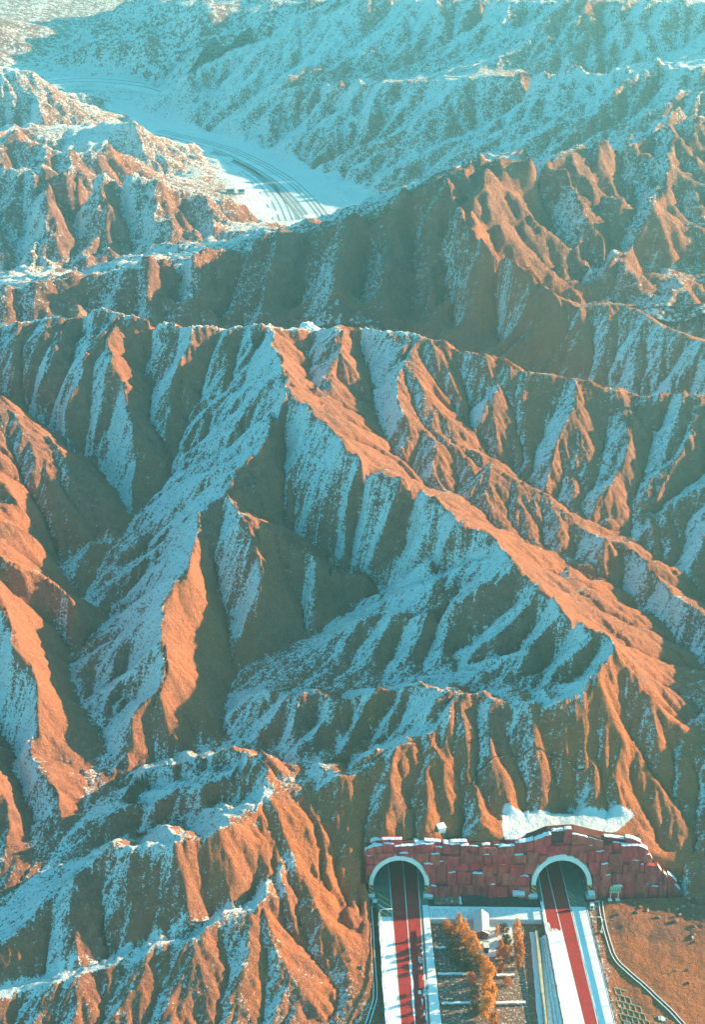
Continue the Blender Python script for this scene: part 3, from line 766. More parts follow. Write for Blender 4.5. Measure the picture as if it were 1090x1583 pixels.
# snow lying on the roads
def snow(name, label, parent, yl, fl, fr, h=0.05, jit=0.04, seed=1, mat=None, z0=0.0):
    o = link(name, strip(name, yl, fl, fr, z0 + h, z0 + h, base=z0 - 0.01, jit=jit, seed=seed), mat or M_SNOW, parent)
    if parent is None: tag(o, label, kind='stuff')
    return o
snow('shoulder_snow', '', left_road, ys(Y0, 196.2, 90), lambda y: LA(y) + 0.1, lambda y: LRED0(y) - 0.15, 0.06, 0.05, 2)
snow('verge_snow', '', left_road, ys(Y0, 199.5, 90), lambda y: LRED1(y) + 0.55, lambda y: LB(y) - 0.05, 0.06, 0.05, 3)
for i, (a, b) in enumerate(((152, 160), (163, 169), (171, 184))):
    snow('centre_snow', '', left_road, ys(a, b, 30), lambda y: LMID(y) - 0.25, lambda y: LMID(y) + 0.22, 0.04, 0.07, 40 + i)
for i in range(46):
    y = random.uniform(153, 193); x = LRED1(y) + random.gauss(-0.2, 0.5); w = random.uniform(0.08, 0.3)
    snow('snow_scrap', '', left_road, ys(y, y + random.uniform(0.3, 1.6), 7), lambda q: x - w, lambda q: x + w, 0.03, 0.06, 60 + i)
rg = random.Random(5)
def tongue(y):   # ragged upper end of the snowed lane
    return 0
snow('lane_snow', '', right_road, ys(Y0, 192.2, 80), lambda y: RA(y) + 0.25, lambda y: RMID(y) - 0.1 - 0.0 * y, 0.06, 0.03, 5)
for i in range(16):
    x0 = RRED0(192) + i * (RMID(192) - RRED0(192)) / 16; w = (RMID(192) - RRED0(192)) / 32 + 0.02
    top = 192.0 + rg.uniform(0.1, 1.1) + (1.8 if i < 3 else 0)
    snow('lane_snow_tongue', '', right_road, ys(191.5, top, 6), lambda y, x0=x0: x0 - 0.03, lambda y, x0=x0, w=w: x0 + 2 * w * (1 if y < top - 0.3 else 0.4), 0.055, 0.02, 80 + i)
snow('left_margin_snow', '', right_road, ys(191.5, 200.5, 20), lambda y: RA(y) + 0.1, lambda y: RRED0(y) - 0.1, 0.05, 0.04, 6)
snow('shoulder_snow', '', right_road, ys(Y0, 199.0, 90), lambda y: RRED1(y) + 0.2, lambda y: RB(y) - 0.05, 0.06, 0.06, 7)

# ------------------------------------------------------------------ tunnel portals
LEAN = 0.30; YB = 202.9; SPRING = 2.3; RO, RI = 6.55, 5.6
def lean_y(z, off=0.0): return YB + LEAN * z + off
def portal(c, label):
    root = tag(empty('tunnel_portal', (c, YB, 0)), label, 'tunnel portal', 'two tunnel portals in the red rock wall')
    n = 28; V = []; Fc = []
    for i in range(n + 1):
        a = math.pi * i / n
        for rad in (RI, RO):
            x = -math.cos(a) * rad; z = SPRING + math.sin(a) * rad
            y = LEAN * z
            V += [(x, y - 0.55, z), (x, y + 0.9, z)]
    for i in range(n):
        b = i * 4; d = b + 4          # order: RI front, RI back, RO front, RO back
        Fc += [(b, d, d + 2, b + 2), (b + 2, d + 2, d + 3, b + 3), (b + 1, b + 3, d + 3, d + 1), (b, b + 1, d + 1, d)]
    Fc += [(0, 2, 3, 1), (n * 4, n * 4 + 1, n * 4 + 3, n * 4 + 2)]
    me = mesh('arch_ring', V, Fc)
    link('arch_ring', me, M_RING, root)
    # snow resting on top of the ring
    V = []; Fc = []
    aa = [math.pi * (0.30 + 0.40 * i / 10) for i in range(11)]
    for i, a in enumerate(aa):
        th = 0.02 + 0.16 * math.sin(math.pi * i / 10)
        for rad in (RO, RO + th):
            x = -math.cos(a) * rad; z = SPRING + math.sin(a) * rad
            V += [(x, LEAN * z - 0.35, z), (x, LEAN * z + 0.6, z)]
    for i in range(10):
        b = i * 4; d = b + 4
        Fc += [(b, d, d + 2, b + 2), (b + 2, d + 2, d + 3, b + 3), (b + 1, b + 3, d + 3, d + 1)]
    link('ring_snow', mesh('ring_snow', V, Fc), M_SNOW, root)
    for s_ in (-1, 1):
        x0, x1 = sorted((s_ * (RI - 0.02), s_ * (RO + 0.03)))
        v, f = box_data(x0, x1, -0.57, 0.85, 0.0, SPRING)
        v = [(x, y + LEAN * z, z) for x, y, z in v]
        me = mesh('hazard_block', v, f); link('hazard_block', me, M_HAZ, root)
        x0, x1 = sorted((s_ * (RI - 0.35), s_ * (RO + 0.75)))
        link('plinth', box('plinth', x0, x1, -1.5, 0.2, -0.3, 0.42, 0.06), M_CONC, root)
        link('plinth_snow', box('plinth_snow', x0 + 0.05, x1 - 0.05, -1.45, -0.62, 0.42, 0.52, 0.03), M_SNOW, root)
        x0, x1 = sorted((s_ * (RO + 0.1), s_ * (RO + 3.0)))
    # lining
    V = []; Fc = []; n = 22; rows = [0.25, 4, 10, 20, 40, 59]
    prof = [(-RI, 0.0)] + [(-math.cos(math.pi * i / n) * RI, SPRING + math.sin(math.pi * i / n) * RI) for i in range(n + 1)] + [(RI, 0.0)]
    for y in rows:
        for (x, z) in prof: V.append((x, y + (LEAN * z if y < 1 else 0.0) + (2.5 if y >= 1 else 0), z))
    k = len(prof)
    for j in range(len(rows) - 1):
        for i in range(k - 1): Fc.append((j * k + i, j * k + i + 1, (j + 1) * k + i + 1, (j + 1) * k + i))
    Fc.append(tuple(range((len(rows) - 1) * k, len(rows) * k)))
    link('tunnel_lining', mesh('tunnel_lining', V, Fc, True), M_LINING, root)
    return root
portal(XC[0], 'left tunnel mouth, white arch ring with hazard striped feet')
portal(XC[1], 'right tunnel mouth, white arch ring with hazard striped feet')

# ------------------------------------------------------------------ red rock wall around the mouths
def arch_top(x):
    z = -1.0
    for c in XC:
        d = abs(x - c)
        if d < RO - 0.05: z = max(z, SPRING + math.sqrt(max(0, (RO - 0.05) ** 2 - d * d)))
    return z
WX0 = P(566, 1385, 0).x; WXE = P(1056, 1385, 0).x
def px_x(u): return P(u, 1345, 5).x
TOPP = [(560, 9.2), (566, 10.6), (580, 11.4), (640, 11.6), (690, 11.0), (760, 11.4), (815, 11.8), (845, 13.6), (885, 14.0), (930, 12.4), (975, 11.6), (988, 10.8), (1003, 9.6), (1010, 7.6), (1022, 5.6), (1036, 4.2), (1056, 1.6)]
def top_z(x): return float(np.interp(x, [px_x(u) for u, _ in TOPP], [z for _, z in TOPP]))
wall = tag(empty('rock_wall', (30, YB, 0)), 'long terraced wall of red sprayed rock around both tunnel mouths', 'retaining wall')
rw = random.Random(23)
def panel(x0, x1, z0, z1, off, mat, zr):
    x0 += rw.uniform(0.03, 0.10); x1 -= rw.uniform(0.03, 0.10)
    xs = [x0 + (x1 - x0) * i / max(2, int((x1 - x0) / 0.55)) for i in range(max(2, int((x1 - x0) / 0.55)) + 1)]
    step = rw.uniform(-0.9, 0.5)
    tilt = rw.uniform(-0.10, 0.10); wob = rw.uniform(-0.12, 0.12)
    pts = []
    for i, x in enumerate(xs):
        zl = max(z0, arch_top(x)); zh = min(z1 + tilt * (x - x0) * 0.6 + rw.uniform(-0.08, 0.08), top_z(x) + step)
        pts.append((x, zl, zh))
    runs = []; cur = []
    for p in pts:
        if p[2] - p[1] > 0.35: cur.append(p)
        else:
            if len(cur) > 1: runs.append(cur)
            cur = []
    if len(cur) > 1: runs.append(cur)
    for run in runs:
        V = []; Fc = []
        for i, (x, zl, zh) in enumerate(run):
            e = 0.12 if i in (0, len(run) - 1) else rw.uniform(-0.05, 0.05)
            yl = LEAN * zl + off + e + wob * 0.3; yh = LEAN * zh + off + e + 0.10 + rw.uniform(-0.06, 0.06)
            V += [(x - 30, yl, zl), (x - 30, yh, zh), (x - 30, LEAN * zh + 1.5, zh), (x - 30, LEAN * zl + 1.5, zl)]
        for i in range(len(run) - 1):
            b = i * 4; d = b + 4
            Fc += [(b, d, d + 1, b + 1), (b + 1, d + 1, d + 2, b + 2), (b + 3, b, d, d + 3)[::-1], (b + 2, d + 2, d + 3, b + 3)]
        n = (len(run) - 1) * 4; Fc += [(0, 1, 2, 3), (n, n + 3, n + 2, n + 1)]
        link('rock_panel', mesh('rock_panel', V, Fc), mat, wall)
        yield run
def ledge(x0, x1, z, off, depth):
    n = max(3, int((x1 - x0) / 0.4)); V = []; Fc = []
    for i in range(n + 1):
        x = x0 + (x1 - x0) * i / n; zz = z(x) if callable(z) else z; e = rw.uniform(-0.06, 0.16); t = 0.03 if i in (0, n) else rw.uniform(0.06, 0.15)
        y0 = LEAN * zz + off - 0.03 + e; y1 = y0 + depth
        V += [(x - 30, y0, zz + 0.01), (x - 30, y0 + 0.06, zz + t), (x - 30, y1, zz + t), (x - 30, y1, zz + 0.01)]
    for i in range(n):
        b = i * 4; d = b + 4; Fc += [(b, d, d + 1, b + 1), (b + 1, d + 1, d + 2, b + 2), (b + 2, d + 2, d + 3, b + 3)]
    link('ledge_snow', mesh('ledge_snow', V, Fc), M_SNOW, wall)
levels = [(-1.2, 2.4, -0.75), (2.4, 4.6, -0.55), (4.6, 6.8, -0.35), (6.8, 8.8, -0.15), (8.8, 10.6, 0.1), (10.4, 15.0, 0.55)]
RM = (M_ROCKRED, M_ROCKRED, M_ROCKRED2, M_ROCKRED3)
for li, (z0, z1, off) in enumerate(levels):
    x = WX0 + rw.uniform(-0.4, 0.2)
    while x < WXE - 0.6:
        w = rw.uniform(0.9, 3.3) if li < 3 else rw.uniform(1.6, 4.6)
        xe = min(x + w, WXE)
        o_ = off + rw.uniform(-0.60, 0.35); zz0 = z0 + (rw.uniform(-0.3, 0.2) if li else 0); zz1 = z1 + rw.uniform(-0.35, 0.7)
        for run in panel(x, xe, zz0, zz1, o_, rw.choice(RM), 0):
            tz = [r_[2] for r_ in run]
            ex = all(r_[2] >= top_z(r_[0]) - 1.15 for r_ in run)
            if ex or rw.random() < (0.34 if li else 0.22):
                a, b = run[0][0], run[-1][0]
                if not ex:
                    q = (b - a) * rw.uniform(0.0, 0.3); a += q; b -= (b - a) * rw.uniform(0.0, 0.35)
                if b - a > 0.5:
                    f = lambda xx, run=run: float(np.interp(xx, [r_[0] for r_ in run], [r_[2] for r_ in run]))
                    ledge(a, b, f, o_ + 0.06, rw.uniform(0.35, 0.6) if not ex else rw.uniform(0.7, 1.3))
        x = xe
# filling behind the panels: closes the joints and paints dark shade into them
for a, b in ((WX0, XC[0] - RO), (XC[0] + RO, XC[1] - RO), (XC[1] + RO, WXE)):
    n = 14; V = []; Fc = []
    for i in range(n + 1):
        x = a + (b - a) * i / n; t = max(0.6, top_z(x) - 0.5)
        V += [(x - 30, 0.5 + LEAN * -1.3, -1.3), (x - 30, LEAN * t + 0.6, t), (x - 30, LEAN * t + 3.0, t - 0.1)]
    for i in range(n):
        k = i * 3; Fc += [(k, k + 3, k + 4, k + 1), (k + 1, k + 4, k + 5, k + 2)]
    link('wall_core', mesh('wall_core', V, Fc), M_CORE, wall)
for c in XC:
    n = 16; V = []; Fc = []
    for i in range(n + 1):
        x = c - RO + 2 * RO * i / n; zl = max(arch_top(x), 0.2) + 0.05 if abs(x - c) < RO - 0.06 else 0.0; t = top_z(x) - 0.5
        V += [(x - 30, LEAN * zl + 0.7, zl), (x - 30, LEAN * t + 0.7, t), (x - 30, LEAN * t + 3.0, t - 0.1)]
    for i in range(n):
        k = i * 3; Fc += [(k, k + 3, k + 4, k + 1), (k + 1, k + 4, k + 5, k + 2)]
    link('wall_core', mesh('wall_core', V, Fc), M_CORE, wall)
# faint bright red characters between the mouths
rl = random.Random(3)
def bar(V, Fc, x0, x1, y0, y1, z0, z1):
    v, f = box_data(x0, x1, y0, y1, z0, z1); n = len(V); V += v; Fc += [tuple(i + n for i in q) for q in f]
xa, xb = P(731, 1337, 7).x, P(799, 1337, 7).x
for k in range(7):
    cx = xa + (xb - xa) * (k + 0.5) / 7; w = 0.52; V = []; Fc = []
    for j in range(3):
        zz = 6.6 + j * 0.48; bar(V, Fc, cx - w - 30 + rl.uniform(0, .2), cx + w - 30 - rl.uniform(0, .2), LEAN * zz - 1.13, LEAN * zz - 1.02, zz, zz + 0.14)
    for j in range(2):
        xx = cx - 0.35 + j * 0.6 + rl.uniform(-.1, .1); v, f = box_data(xx - 30, xx - 29.86, -1.15, -1.04, 6.4, 7.75); n = len(V)
        V += [(x, y + LEAN * z, z) for x, y, z in v]; Fc += [tuple(i + n for i in q) for q in f]
    lo = link('character', mesh('character', V, Fc), M_LETTER, wall); lo['label'] = 'faint bright red painted character'

# ------------------------------------------------------------------ ground between the roads
yx0, yx1 = LB, lambda y: RA(y) - 0.2
svc = mesh('service_road', *(lambda a, b, c, d: ([(a.x, a.y, -0.12), (b.x, b.y, -0.12), (c.x, c.y, -0.12), (d.x, d.y, -0.12), (a.x, a.y, -1.6), (b.x, b.y, -1.6), (c.x, c.y, -1.6), (d.x, d.y, -1.6)],
      [(0, 1, 2, 3), (0, 1, 5, 4), (1, 2, 6, 5), (2, 3, 7, 6), (3, 0, 4, 7)]))(P(664, 1420), P(840, 1421), P(836, 1402), P(662, 1400)))
sv = tag(link('service_road', svc, M_SNOWDIRTY), 'snowy service road crossing between the two carriageways below the wall', kind='structure')
a, b = P(664, 1402.5), P(836, 1404.5)
link('kerb', mesh('kerb', *box_data(0, 1, 0, 1, 0, 1)), M_CONC, sv)
kb = sv.children[0]; kb.data = ribbon('kerb', [(a.x, a.y, 0.02), ((a.x + b.x) / 2, (a.y + b.y) / 2, 0.02), (b.x, b.y, 0.02)], 0.3, base=0.3); kb.data.materials.append(M_SNOW)
bed = mesh('planting_bed', *box_data(LB(202) + 0.2, RA(200) - 0.3, P(700, 1399).y, 203.0, -1.6, -0.2))
bd = tag(link('planting_bed', bed, M_DARK), 'dark bare planting bed at the foot of the red wall', kind='structure')
plot = mesh('frosted_plot', *box_data(P(672, 1396).x, P(711, 1396).x, P(690, 1398).y + 0.2, P(690, 1380).y, -0.3, -0.16))
link('frosted_plot', plot, M_STUBBLE, bd)
snow('plot_edge_snow', '', bd, ys(P(690, 1398).y + 0.2, P(690, 1380).y, 14), lambda y: P(711, 1390).x, lambda y: P(711, 1390).x + 0.35, 0.1, 0.05, 8, z0=-0.2)
for (uu, vv, w) in ((801, 1369, 2.6), (913, 1370, 1.5)):
    q = P(uu, vv, 1.5); 
    link('utility_slab', box('utility_slab', q.x - w / 2 - 30, q.x + w / 2 - 30, -1.9, -0.4, 0.9, 1.35, 0.05), M_CONC, wall)
    link('utility_slab_snow', box('utility_slab_snow', q.x - w / 2 - 29.95, q.x + w / 2 - 30.05, -1.85, -0.5, 1.35, 1.47, 0.03), M_SNOW, wall)
fd = mesh('field', *(lambda q: (q, [(0, 1, 2, 3)]))([(LB(Y0) + 0.3, Y0, -1.3), (P(812, 1583).x, Y0, -1.3), (P(812, 1425).x, P(812, 1425).y, -1.3), (LB(195) + 0.3, P(812, 1425).y, -1.3)]))
tag(link('field', fd, M_STUBBLE), 'frosted stubble field between the two carriageways', kind='structure')
# embankment and sandy wall on the left of the right road
emb = strip('embankment', ys(Y0, 191.5, 30), lambda y: RA(y) - 1.2 - 0.062 * (192 - y), lambda y: RA(y) - 0.05, -1.25, -0.03)
eo = tag(link('embankment', emb, M_SNOWDIRTY), 'shaded snowy embankment along the right carriageway', kind='structure')
for k in (0.35, 0.62):
    link('embankment_kerb', strip('embankment_kerb', ys(Y0, 191, 12), lambda y: RA(y) - (1.2 + 0.062 * (192 - y)) * k - 0.06, lambda y: RA(y) - (1.2 + 0.062 * (192 - y)) * k + 0.06, -1.2 * k + 0.12, -1.2 * k + 0.12, base=-1.3), M_CONC, eo)
def emb_l(y): return RA(y) - 1.2 - 0.062 * (192 - y)
yw = tag(link('boundary_wall', strip('boundary_wall', ys(Y0, 193.0, 16), lambda y: emb_l(y) - 0.75, lambda y: emb_l(y) - 0.2, -0.55, -0.55, base=-1.6), M_YCONC), 'sandy concrete boundary wall between the trees and the right carriageway', 'wall')
link('coping', strip('coping', ys(Y0, 193.0, 16), lambda y: emb_l(y) - 0.83, lambda y: emb_l(y) - 0.55, -0.45, -0.45, base=-0.549), M_YCONC, yw)
snow('path_snow', 'strip of lit snow along the garden side of the sandy boundary wall', None, ys(Y0, 193.2, 50), lambda y: emb_l(y) - 1.9, lambda y: emb_l(y) - 0.8, 0.06, 0.08, 9, z0=-1.3)
# low field banks with snow on them
def bank(u0, v0, u1, v1, label):
    a, b = P(u0, v0, -1.2), P(u1, v1, -1.2); n = 8
    pts = [a.lerp(b, i / n) + Vector((0, random.uniform(-.1, .1), random.uniform(-.04, .04))) for i in range(n + 1)]
    root = tag(empty('field_bank', tuple(a)), label, 'bank', 'low banks dividing the stubble field')
    m1 = ribbon('earth_bank', [p - a + Vector((0, 0, 0.28)) for p in pts], 0.8, base=0.6); link('earth_bank', m1, M_STUBBLE, root)
    m2 = ribbon('bank_snow', [p - a + Vector((0, 0.12, 0.36)) for p in pts], 0.5, base=0.07); link('bank_snow', m2, M_SNOW, root)
bank(672, 1467, 690, 1467, 'short snow topped field bank nearest the crossing road')
bank(677, 1508, 724, 1507, 'snow topped field bank level with the shed, left of the amber trees')
bank(683, 1553, 728, 1552, 'snow topped field bank near the bottom edge, left of the amber trees')
bank(767, 1552, 813, 1551, 'snow topped field bank near the bottom edge, right of the amber trees')
bank(768, 1509, 796, 1509, 'short grey field bank right of the amber trees')

# ------------------------------------------------------------------ guardrails
POST = box('post', -0.06, 0.06, -0.06, 0.06, -0.1, 1.0); POST.materials.append(M_STEEL)
def guardrail(fx, y0, y1, gap, label, mat, z=0.0, side=1):
    x0 = fx(y0); root = tag(empty('guardrail', (x0, y0, z)), label, 'guardrail', 'guardrails along the carriageways')
    pts = [(fx(y) - x0, y - y0, 0.82) for y in ys(y0, y1, 10)]
    V = []; Fc = []
    for p in pts:
        for (dx, dz) in ((0.0, -0.28), (0.10 * side, -0.18), (0.02 * side, -0.08), (0.10 * side, 0.04), (0.0, 0.12)): V.append((p[0] + dx, p[1], p[2] + dz))
    for i in range(len(pts) - 1):
        for j in range(4): Fc.append((i * 5 + j, i * 5 + j + 1, i * 5 + j + 6, i * 5 + j + 5))
    link('rail', mesh('rail', V, Fc), mat, root)
    y = y0 + 0.5
    while y < y1 - 0.2:
        p = link('post', POST, None, root); p.location = (fx(y) - x0 - 0.08 * side, y - y0, 0); y += gap
guardrail(lambda y: LA(y) + 0.55, Y0 + 1, 198.0, 4.0, 'steel guardrail on the outer left edge of the left carriageway', M_STEEL, side=1)
guardrail(lambda y: LRED1(y) + 0.55, Y0 + 1, 193.0, 4.0, 'steel guardrail between the left carriageway and its blue snowy verge', M_STEEL, side=-1)
guardrail(lambda y: RA(y) + 0.22, Y0 + 1, 199.0, 4.0, 'steel guardrail on the embankment edge of the right carriageway', M_STEEL, side=1)
guardrail(lambda y: RB(y) - 0.35, Y0 + 1, 199.5, 4.0, 'steel guardrail on the hill side of the right carriageway', M_STEEL, side=-1)

# ------------------------------------------------------------------ gutters
def gutter(pix, w, label, name='drainage_gutter', zoff=0.05, mat=M_CONC):
    ctr = [PG(u, v) for u, v in pix]
    c2 = catmull([tuple(p) for p in ctr], 6); pts = [Vector(p) for p in c2]
    for p in pts: p.z = ground_z(p.x, p.y) + zoff
    root = tag(empty(name, tuple(pts[0])), label, 'drain', 'concrete drains beside the carriageways')
    def off(d, dz): 
        out = []
        for i, p in enumerate(pts):
            t = (pts[min(i + 1, len(pts) - 1)] - pts[max(i - 1, 0)]); t.z = 0; t.normalize()
            out.append(p + Vector((t.y, -t.x, 0)) * d + Vector((0, 0, dz)) - pts[0])
        return out
    for s_ in (-1, 1):
        link('side_wall', ribbon('side_wall', off(s_ * w / 2, 0.12), 0.16, base=0.6), mat, root)
        link('rim_snow', ribbon('rim_snow', off(s_ * w / 2 + 0.03, 0.16), 0.15, base=0.035), M_SNOW, root)
    link('channel_floor', ribbon('channel_floor', off(0, -0.06), w), M_DARK, root)
    return root
gutter([(927, 1386), (931, 1410), (936, 1435), (947, 1472), (960, 1492), (1000, 1527), (1035, 1560), (1062, 1590)], 0.75, 'snow rimmed concrete drain bending down the orange slope right of the road')
gutter([(572, 1402), (575, 1440), (577, 1480), (580, 1520), (580, 1545), (572, 1572), (566, 1590)], 0.7, 'snow rimmed concrete gutter left of the left carriageway')
# short stepped cascade at the bottom of the drain
a, b = PG(1018, 1574), PG(1052, 1581)
root = tag(empty('concrete_steps', (a.x, a.y, a.z)), 'short flight of snowy concrete steps meeting the drain at the bottom edge', 'steps')
for i in range(7):
    q = a.lerp(b, (i + 0.5) / 7) - a
    link('step', box('step', q.x - 0.30, q.x + 0.30, q.y - 0.5, q.y + 0.5, -0.2, 0.20 + 0.04 * (i % 2), 0.03), M_SNOW if i % 2 else M_CONC, root)

# ------------------------------------------------------------------ lattice slope protection, right of the right road
a = PG(952, 1530); root = tag(empty('slope_lattice', tuple(a)), 'pale concrete lattice holding the sandy slope beside the right carriageway', 'slope lattice')
lat0 = lambda v: 950 + (v - 1525) * 0.22
def lbar(p, q, w=0.13):
    p = p - a; q = q - a
    link('lattice_beam', ribbon('lattice_beam', [p + Vector((0, 0, 0.12)), (p + q) / 2 + Vector((0, 0, 0.12)), q + Vector((0, 0, 0.12))], w, base=0.25), M_YCONC, root)
rows = []
for k in range(7):
    v0 = 1527 + k * 10; ue = 962 + k * 11.5 + 6
    us = np.linspace(lat0(v0), ue, max(2, int((ue - lat0(v0)) / 9)) + 1); rows.append((v0, us))
    lbar(PG(us[0], v0), PG(us[-1], v0 + (us[-1] - us[0]) * 0.28))
for k in range(len(rows) - 1):
    v0, us = rows[k]; s0 = us[0]
    for j, u in enumerate(np.arange(us[0] + (4 if k % 2 else 0), us[-1], 9.0)):
        d = (u - s0) * 0.28; lbar(PG(u, v0 + d), PG(u + 2.2, v0 + 10 + d), 0.11)

# ------------------------------------------------------------------ lamp poles, cabinets, sign
def gooseneck(u, v, dirx, h, label):
    b = PG(u, v); b.z = max(b.z, 0.0)
    root = tag(empty('gooseneck_lamp', tuple(b)), label, 'lamp post', 'gooseneck lamp posts by the tunnel mouths')
    pts = [(0, 0, -0.3), (0, 0, h * 0.7)] + [(dirx * (1 - math.cos(t)) * 1.0, 0, h * 0.7 + math.sin(t) * h * 0.3) for t in np.linspace(0.2, math.pi / 2, 6)] + [(dirx * 2.2, 0, h + 0.02)]
    link('pole', tube('pole', pts, [0.09] * 2 + [0.075] * 7, 7), M_RING, root)
    x0, x1 = sorted((dirx * 2.1, dirx * 2.75)); link('lamp_head', box('lamp_head', x0, x1, -0.13, 0.13, h - 0.1, h + 0.08, 0.03), M_RING, root)
    link('base_block', box('base_block', -0.3, 0.3, -0.3, 0.3, -0.4, 0.12, 0.03), M_CONC, root)
gooseneck(586, 1436, 1, 4.4, 'white gooseneck lamp post left of the left carriageway')
gooseneck(930, 1442, -1, 4.4, 'white gooseneck lamp post right of the right carriageway')
def cabinet(u, v, w, h, label, blk=True):
    b = PG(u, v); root = tag(empty('control_cabinet', tuple(b)), label, 'cabinet', 'control cabinets by the tunnel mouths')
    link('cabinet_body', box('cabinet_body', -w / 2, w / 2, -0.45, 0.45, 0.25, h, 0.04), M_RING, root)
    link('base_block', box('base_block', -w / 2 - 0.15, w / 2 + 0.15, -0.6, 0.6, -0.5, 0.25, 0.03), M_CONC, root)
    link('roof_snow', box('roof_snow', -w / 2 - 0.03, w / 2 + 0.03, -0.48, 0.48, h, h + 0.1, 0.03), M_SNOW, root)
    d = link('door', box('door', -w * 0.3, w * 0.3, -0.475, -0.45, 0.45, h - 0.25), M_BLACK, root)
cabinet(579.5, 1400, 0.95, 1.5, 'white control cabinet with dark door left of the left tunnel mouth')
cabinet(915, 1404, 0.8, 1.2, 'white control cabinet at the right carriageway edge below the right mouth')
b = PG(949.5, 1391); root = tag(empty('road_sign', tuple(b)), 'green rectangular road sign on two white posts beside the red wall', 'road sign')
for s_ in (-1, 1):
    link('post', tube('post', [(s_ * 0.82, 0, -0.4), (s_ * 0.82, 0, 3.9)], 0.09, 8), M_RING, root)
    link('footing', box('footing', s_ * 0.82 - 0.4, s_ * 0.82 + 0.4, -0.4, 0.4, -0.4, 0.16, 0.05), M_SNOW, root)
sp_ = link('sign_panel', box('sign_panel', -1.2, 1.2, -0.16, -0.10, 2.2, 3.9), M_GREEN, root)
V = []; Fc = []
for (x0, x1, z0, z1) in ((-1.14, 1.14, 2.25, 2.30), (-1.14, 1.14, 3.80, 3.85), (-1.14, -1.09, 2.30, 3.80), (1.09, 1.14, 2.30, 3.80)): bar(V, Fc, x0, x1, -0.175, -0.161, z0, z1)
link('border', mesh('border', V, Fc), M_WHITE, sp_)
rs = random.Random(9)
for row, zc in enumerate((3.42, 2.68)):
    for k in range(4):
        cx = -0.72 + k * 0.48; V = []; Fc = []
        for j in range(3): bar(V, Fc, cx - 0.16 + rs.uniform(0, .05), cx + 0.16 - rs.uniform(0, .05), -0.175, -0.161, zc - 0.22 + j * 0.18, zc - 0.16 + j * 0.18)
        xx = cx + rs.uniform(-.1, .1); bar(V, Fc, xx - 0.03, xx + 0.03, -0.178, -0.164, zc - 0.24, zc + 0.24)
        link('character', mesh('character', V, Fc), M_WHITE, sp_)
b = PG(682, 1281); root = tag(empty('water_tank', tuple(b), 0.35), 'small white concrete tank on the hillside above the red wall', 'tank')
link('tank_body', box('tank_body', -0.85, 0.85, -0.8, 0.8, -0.9, 0.75, 0.05), M_RING, root)
link('tank_lid', box('tank_lid', -0.95, 0.95, -0.9, 0.9, 0.75, 0.92, 0.04), M_SNOW, root)

# ------------------------------------------------------------------ cabin and shed between the roads
b = P(744.5, 1452, -1.3)
cab = tag(empty('cabin', tuple(b), math.radians(-3)), 'small cabin with white sheet metal gable roof and red end wall', 'cabin')
w, L, h, rh = 1.35, 5.4, 2.1, 0.75
link('wall', box('wall', -w, w, 0, L, -0.1, h), M_BRICK, cab)
gab = mesh('gable', [(-w, 0, h), (w, 0, h), (0, 0, h + rh - 0.08), (-w, L, h), (w, L, h), (0, L, h + rh - 0.08)], [(0, 1, 2), (3, 5, 4), (0, 2, 5, 3), (1, 4, 5, 2), (0, 3, 4, 1)])
link('gable', gab, M_BRICK, cab)
for s_ in (-1, 1):
    t = 0.07; e = 0.28
    x1 = s_ * (w + e); z1 = h - e * rh / w
    n = 9; V = []; Fc = []
    for i in range(n + 1):
        y = -0.3 + (L + 0.6) * i / n; d = 0.03 * (i % 2)
        V += [(0, y, h + rh + d), (x1, y, z1 + d), (x1, y, z1 - t), (0, y, h + rh - t)]
    for i in range(n):
        k = i * 4
        for j in range(4): Fc.append((k + j, k + (j + 1) % 4, k + 4 + (j + 1) % 4, k + 4 + j))
    Fc += [(0, 1, 2, 3), (n * 4, n * 4 + 1, n * 4 + 2, n * 4 + 3)]
    link('roof_slope', mesh('roof_slope', V, Fc), M_ROOF, cab)
link('ridge_cap', box('ridge_cap', -0.14, 0.14, -0.32, L + 0.32, h + rh + 0.03, h + rh + 0.09), M_STEEL, cab)
dr = link('door', box('door', -0.42, 0.42, -0.05, -0.003, 0, 1.75), M_BARK, cab)
link('handle', box('handle', 0.28, 0.34, -0.09, -0.052, 0.85, 1.0), M_STEEL, dr)
for y in (1.3, 3.6):
    for s_ in (-1, 1):
        x0, x1 = sorted((s_ * (w + 0.003), s_ * (w + 0.05)))
        wi = link('window', box('window', x0, x1, y, y + 0.9, 0.9, 1.65), M_RING, cab)
        x0, x1 = sorted((s_ * (w + 0.052), s_ * (w + 0.06))); link('pane', box('pane', x0, x1, y + 0.07, y + 0.83, 0.97, 1.58), M_BLACK, wi)
b = P(752, 1473, -1.3)
shed = tag(empty('shed', tuple(b)), 'tiny flat roofed shed with white top in front of the cabin', 'shed')
link('wall', box('wall', -0.5, 0.5, 0, 1.7, -0.1, 1.5), M_BRICK, shed)
link('flat_roof', box('flat_roof', -0.6, 0.6, -0.1, 1.8, 1.5, 1.62, 0.02), M_ROOF, shed)
link('door', box('door', -0.3, 0.3, -0.05, -0.003, 0, 1.3), M_BLACK, shed)
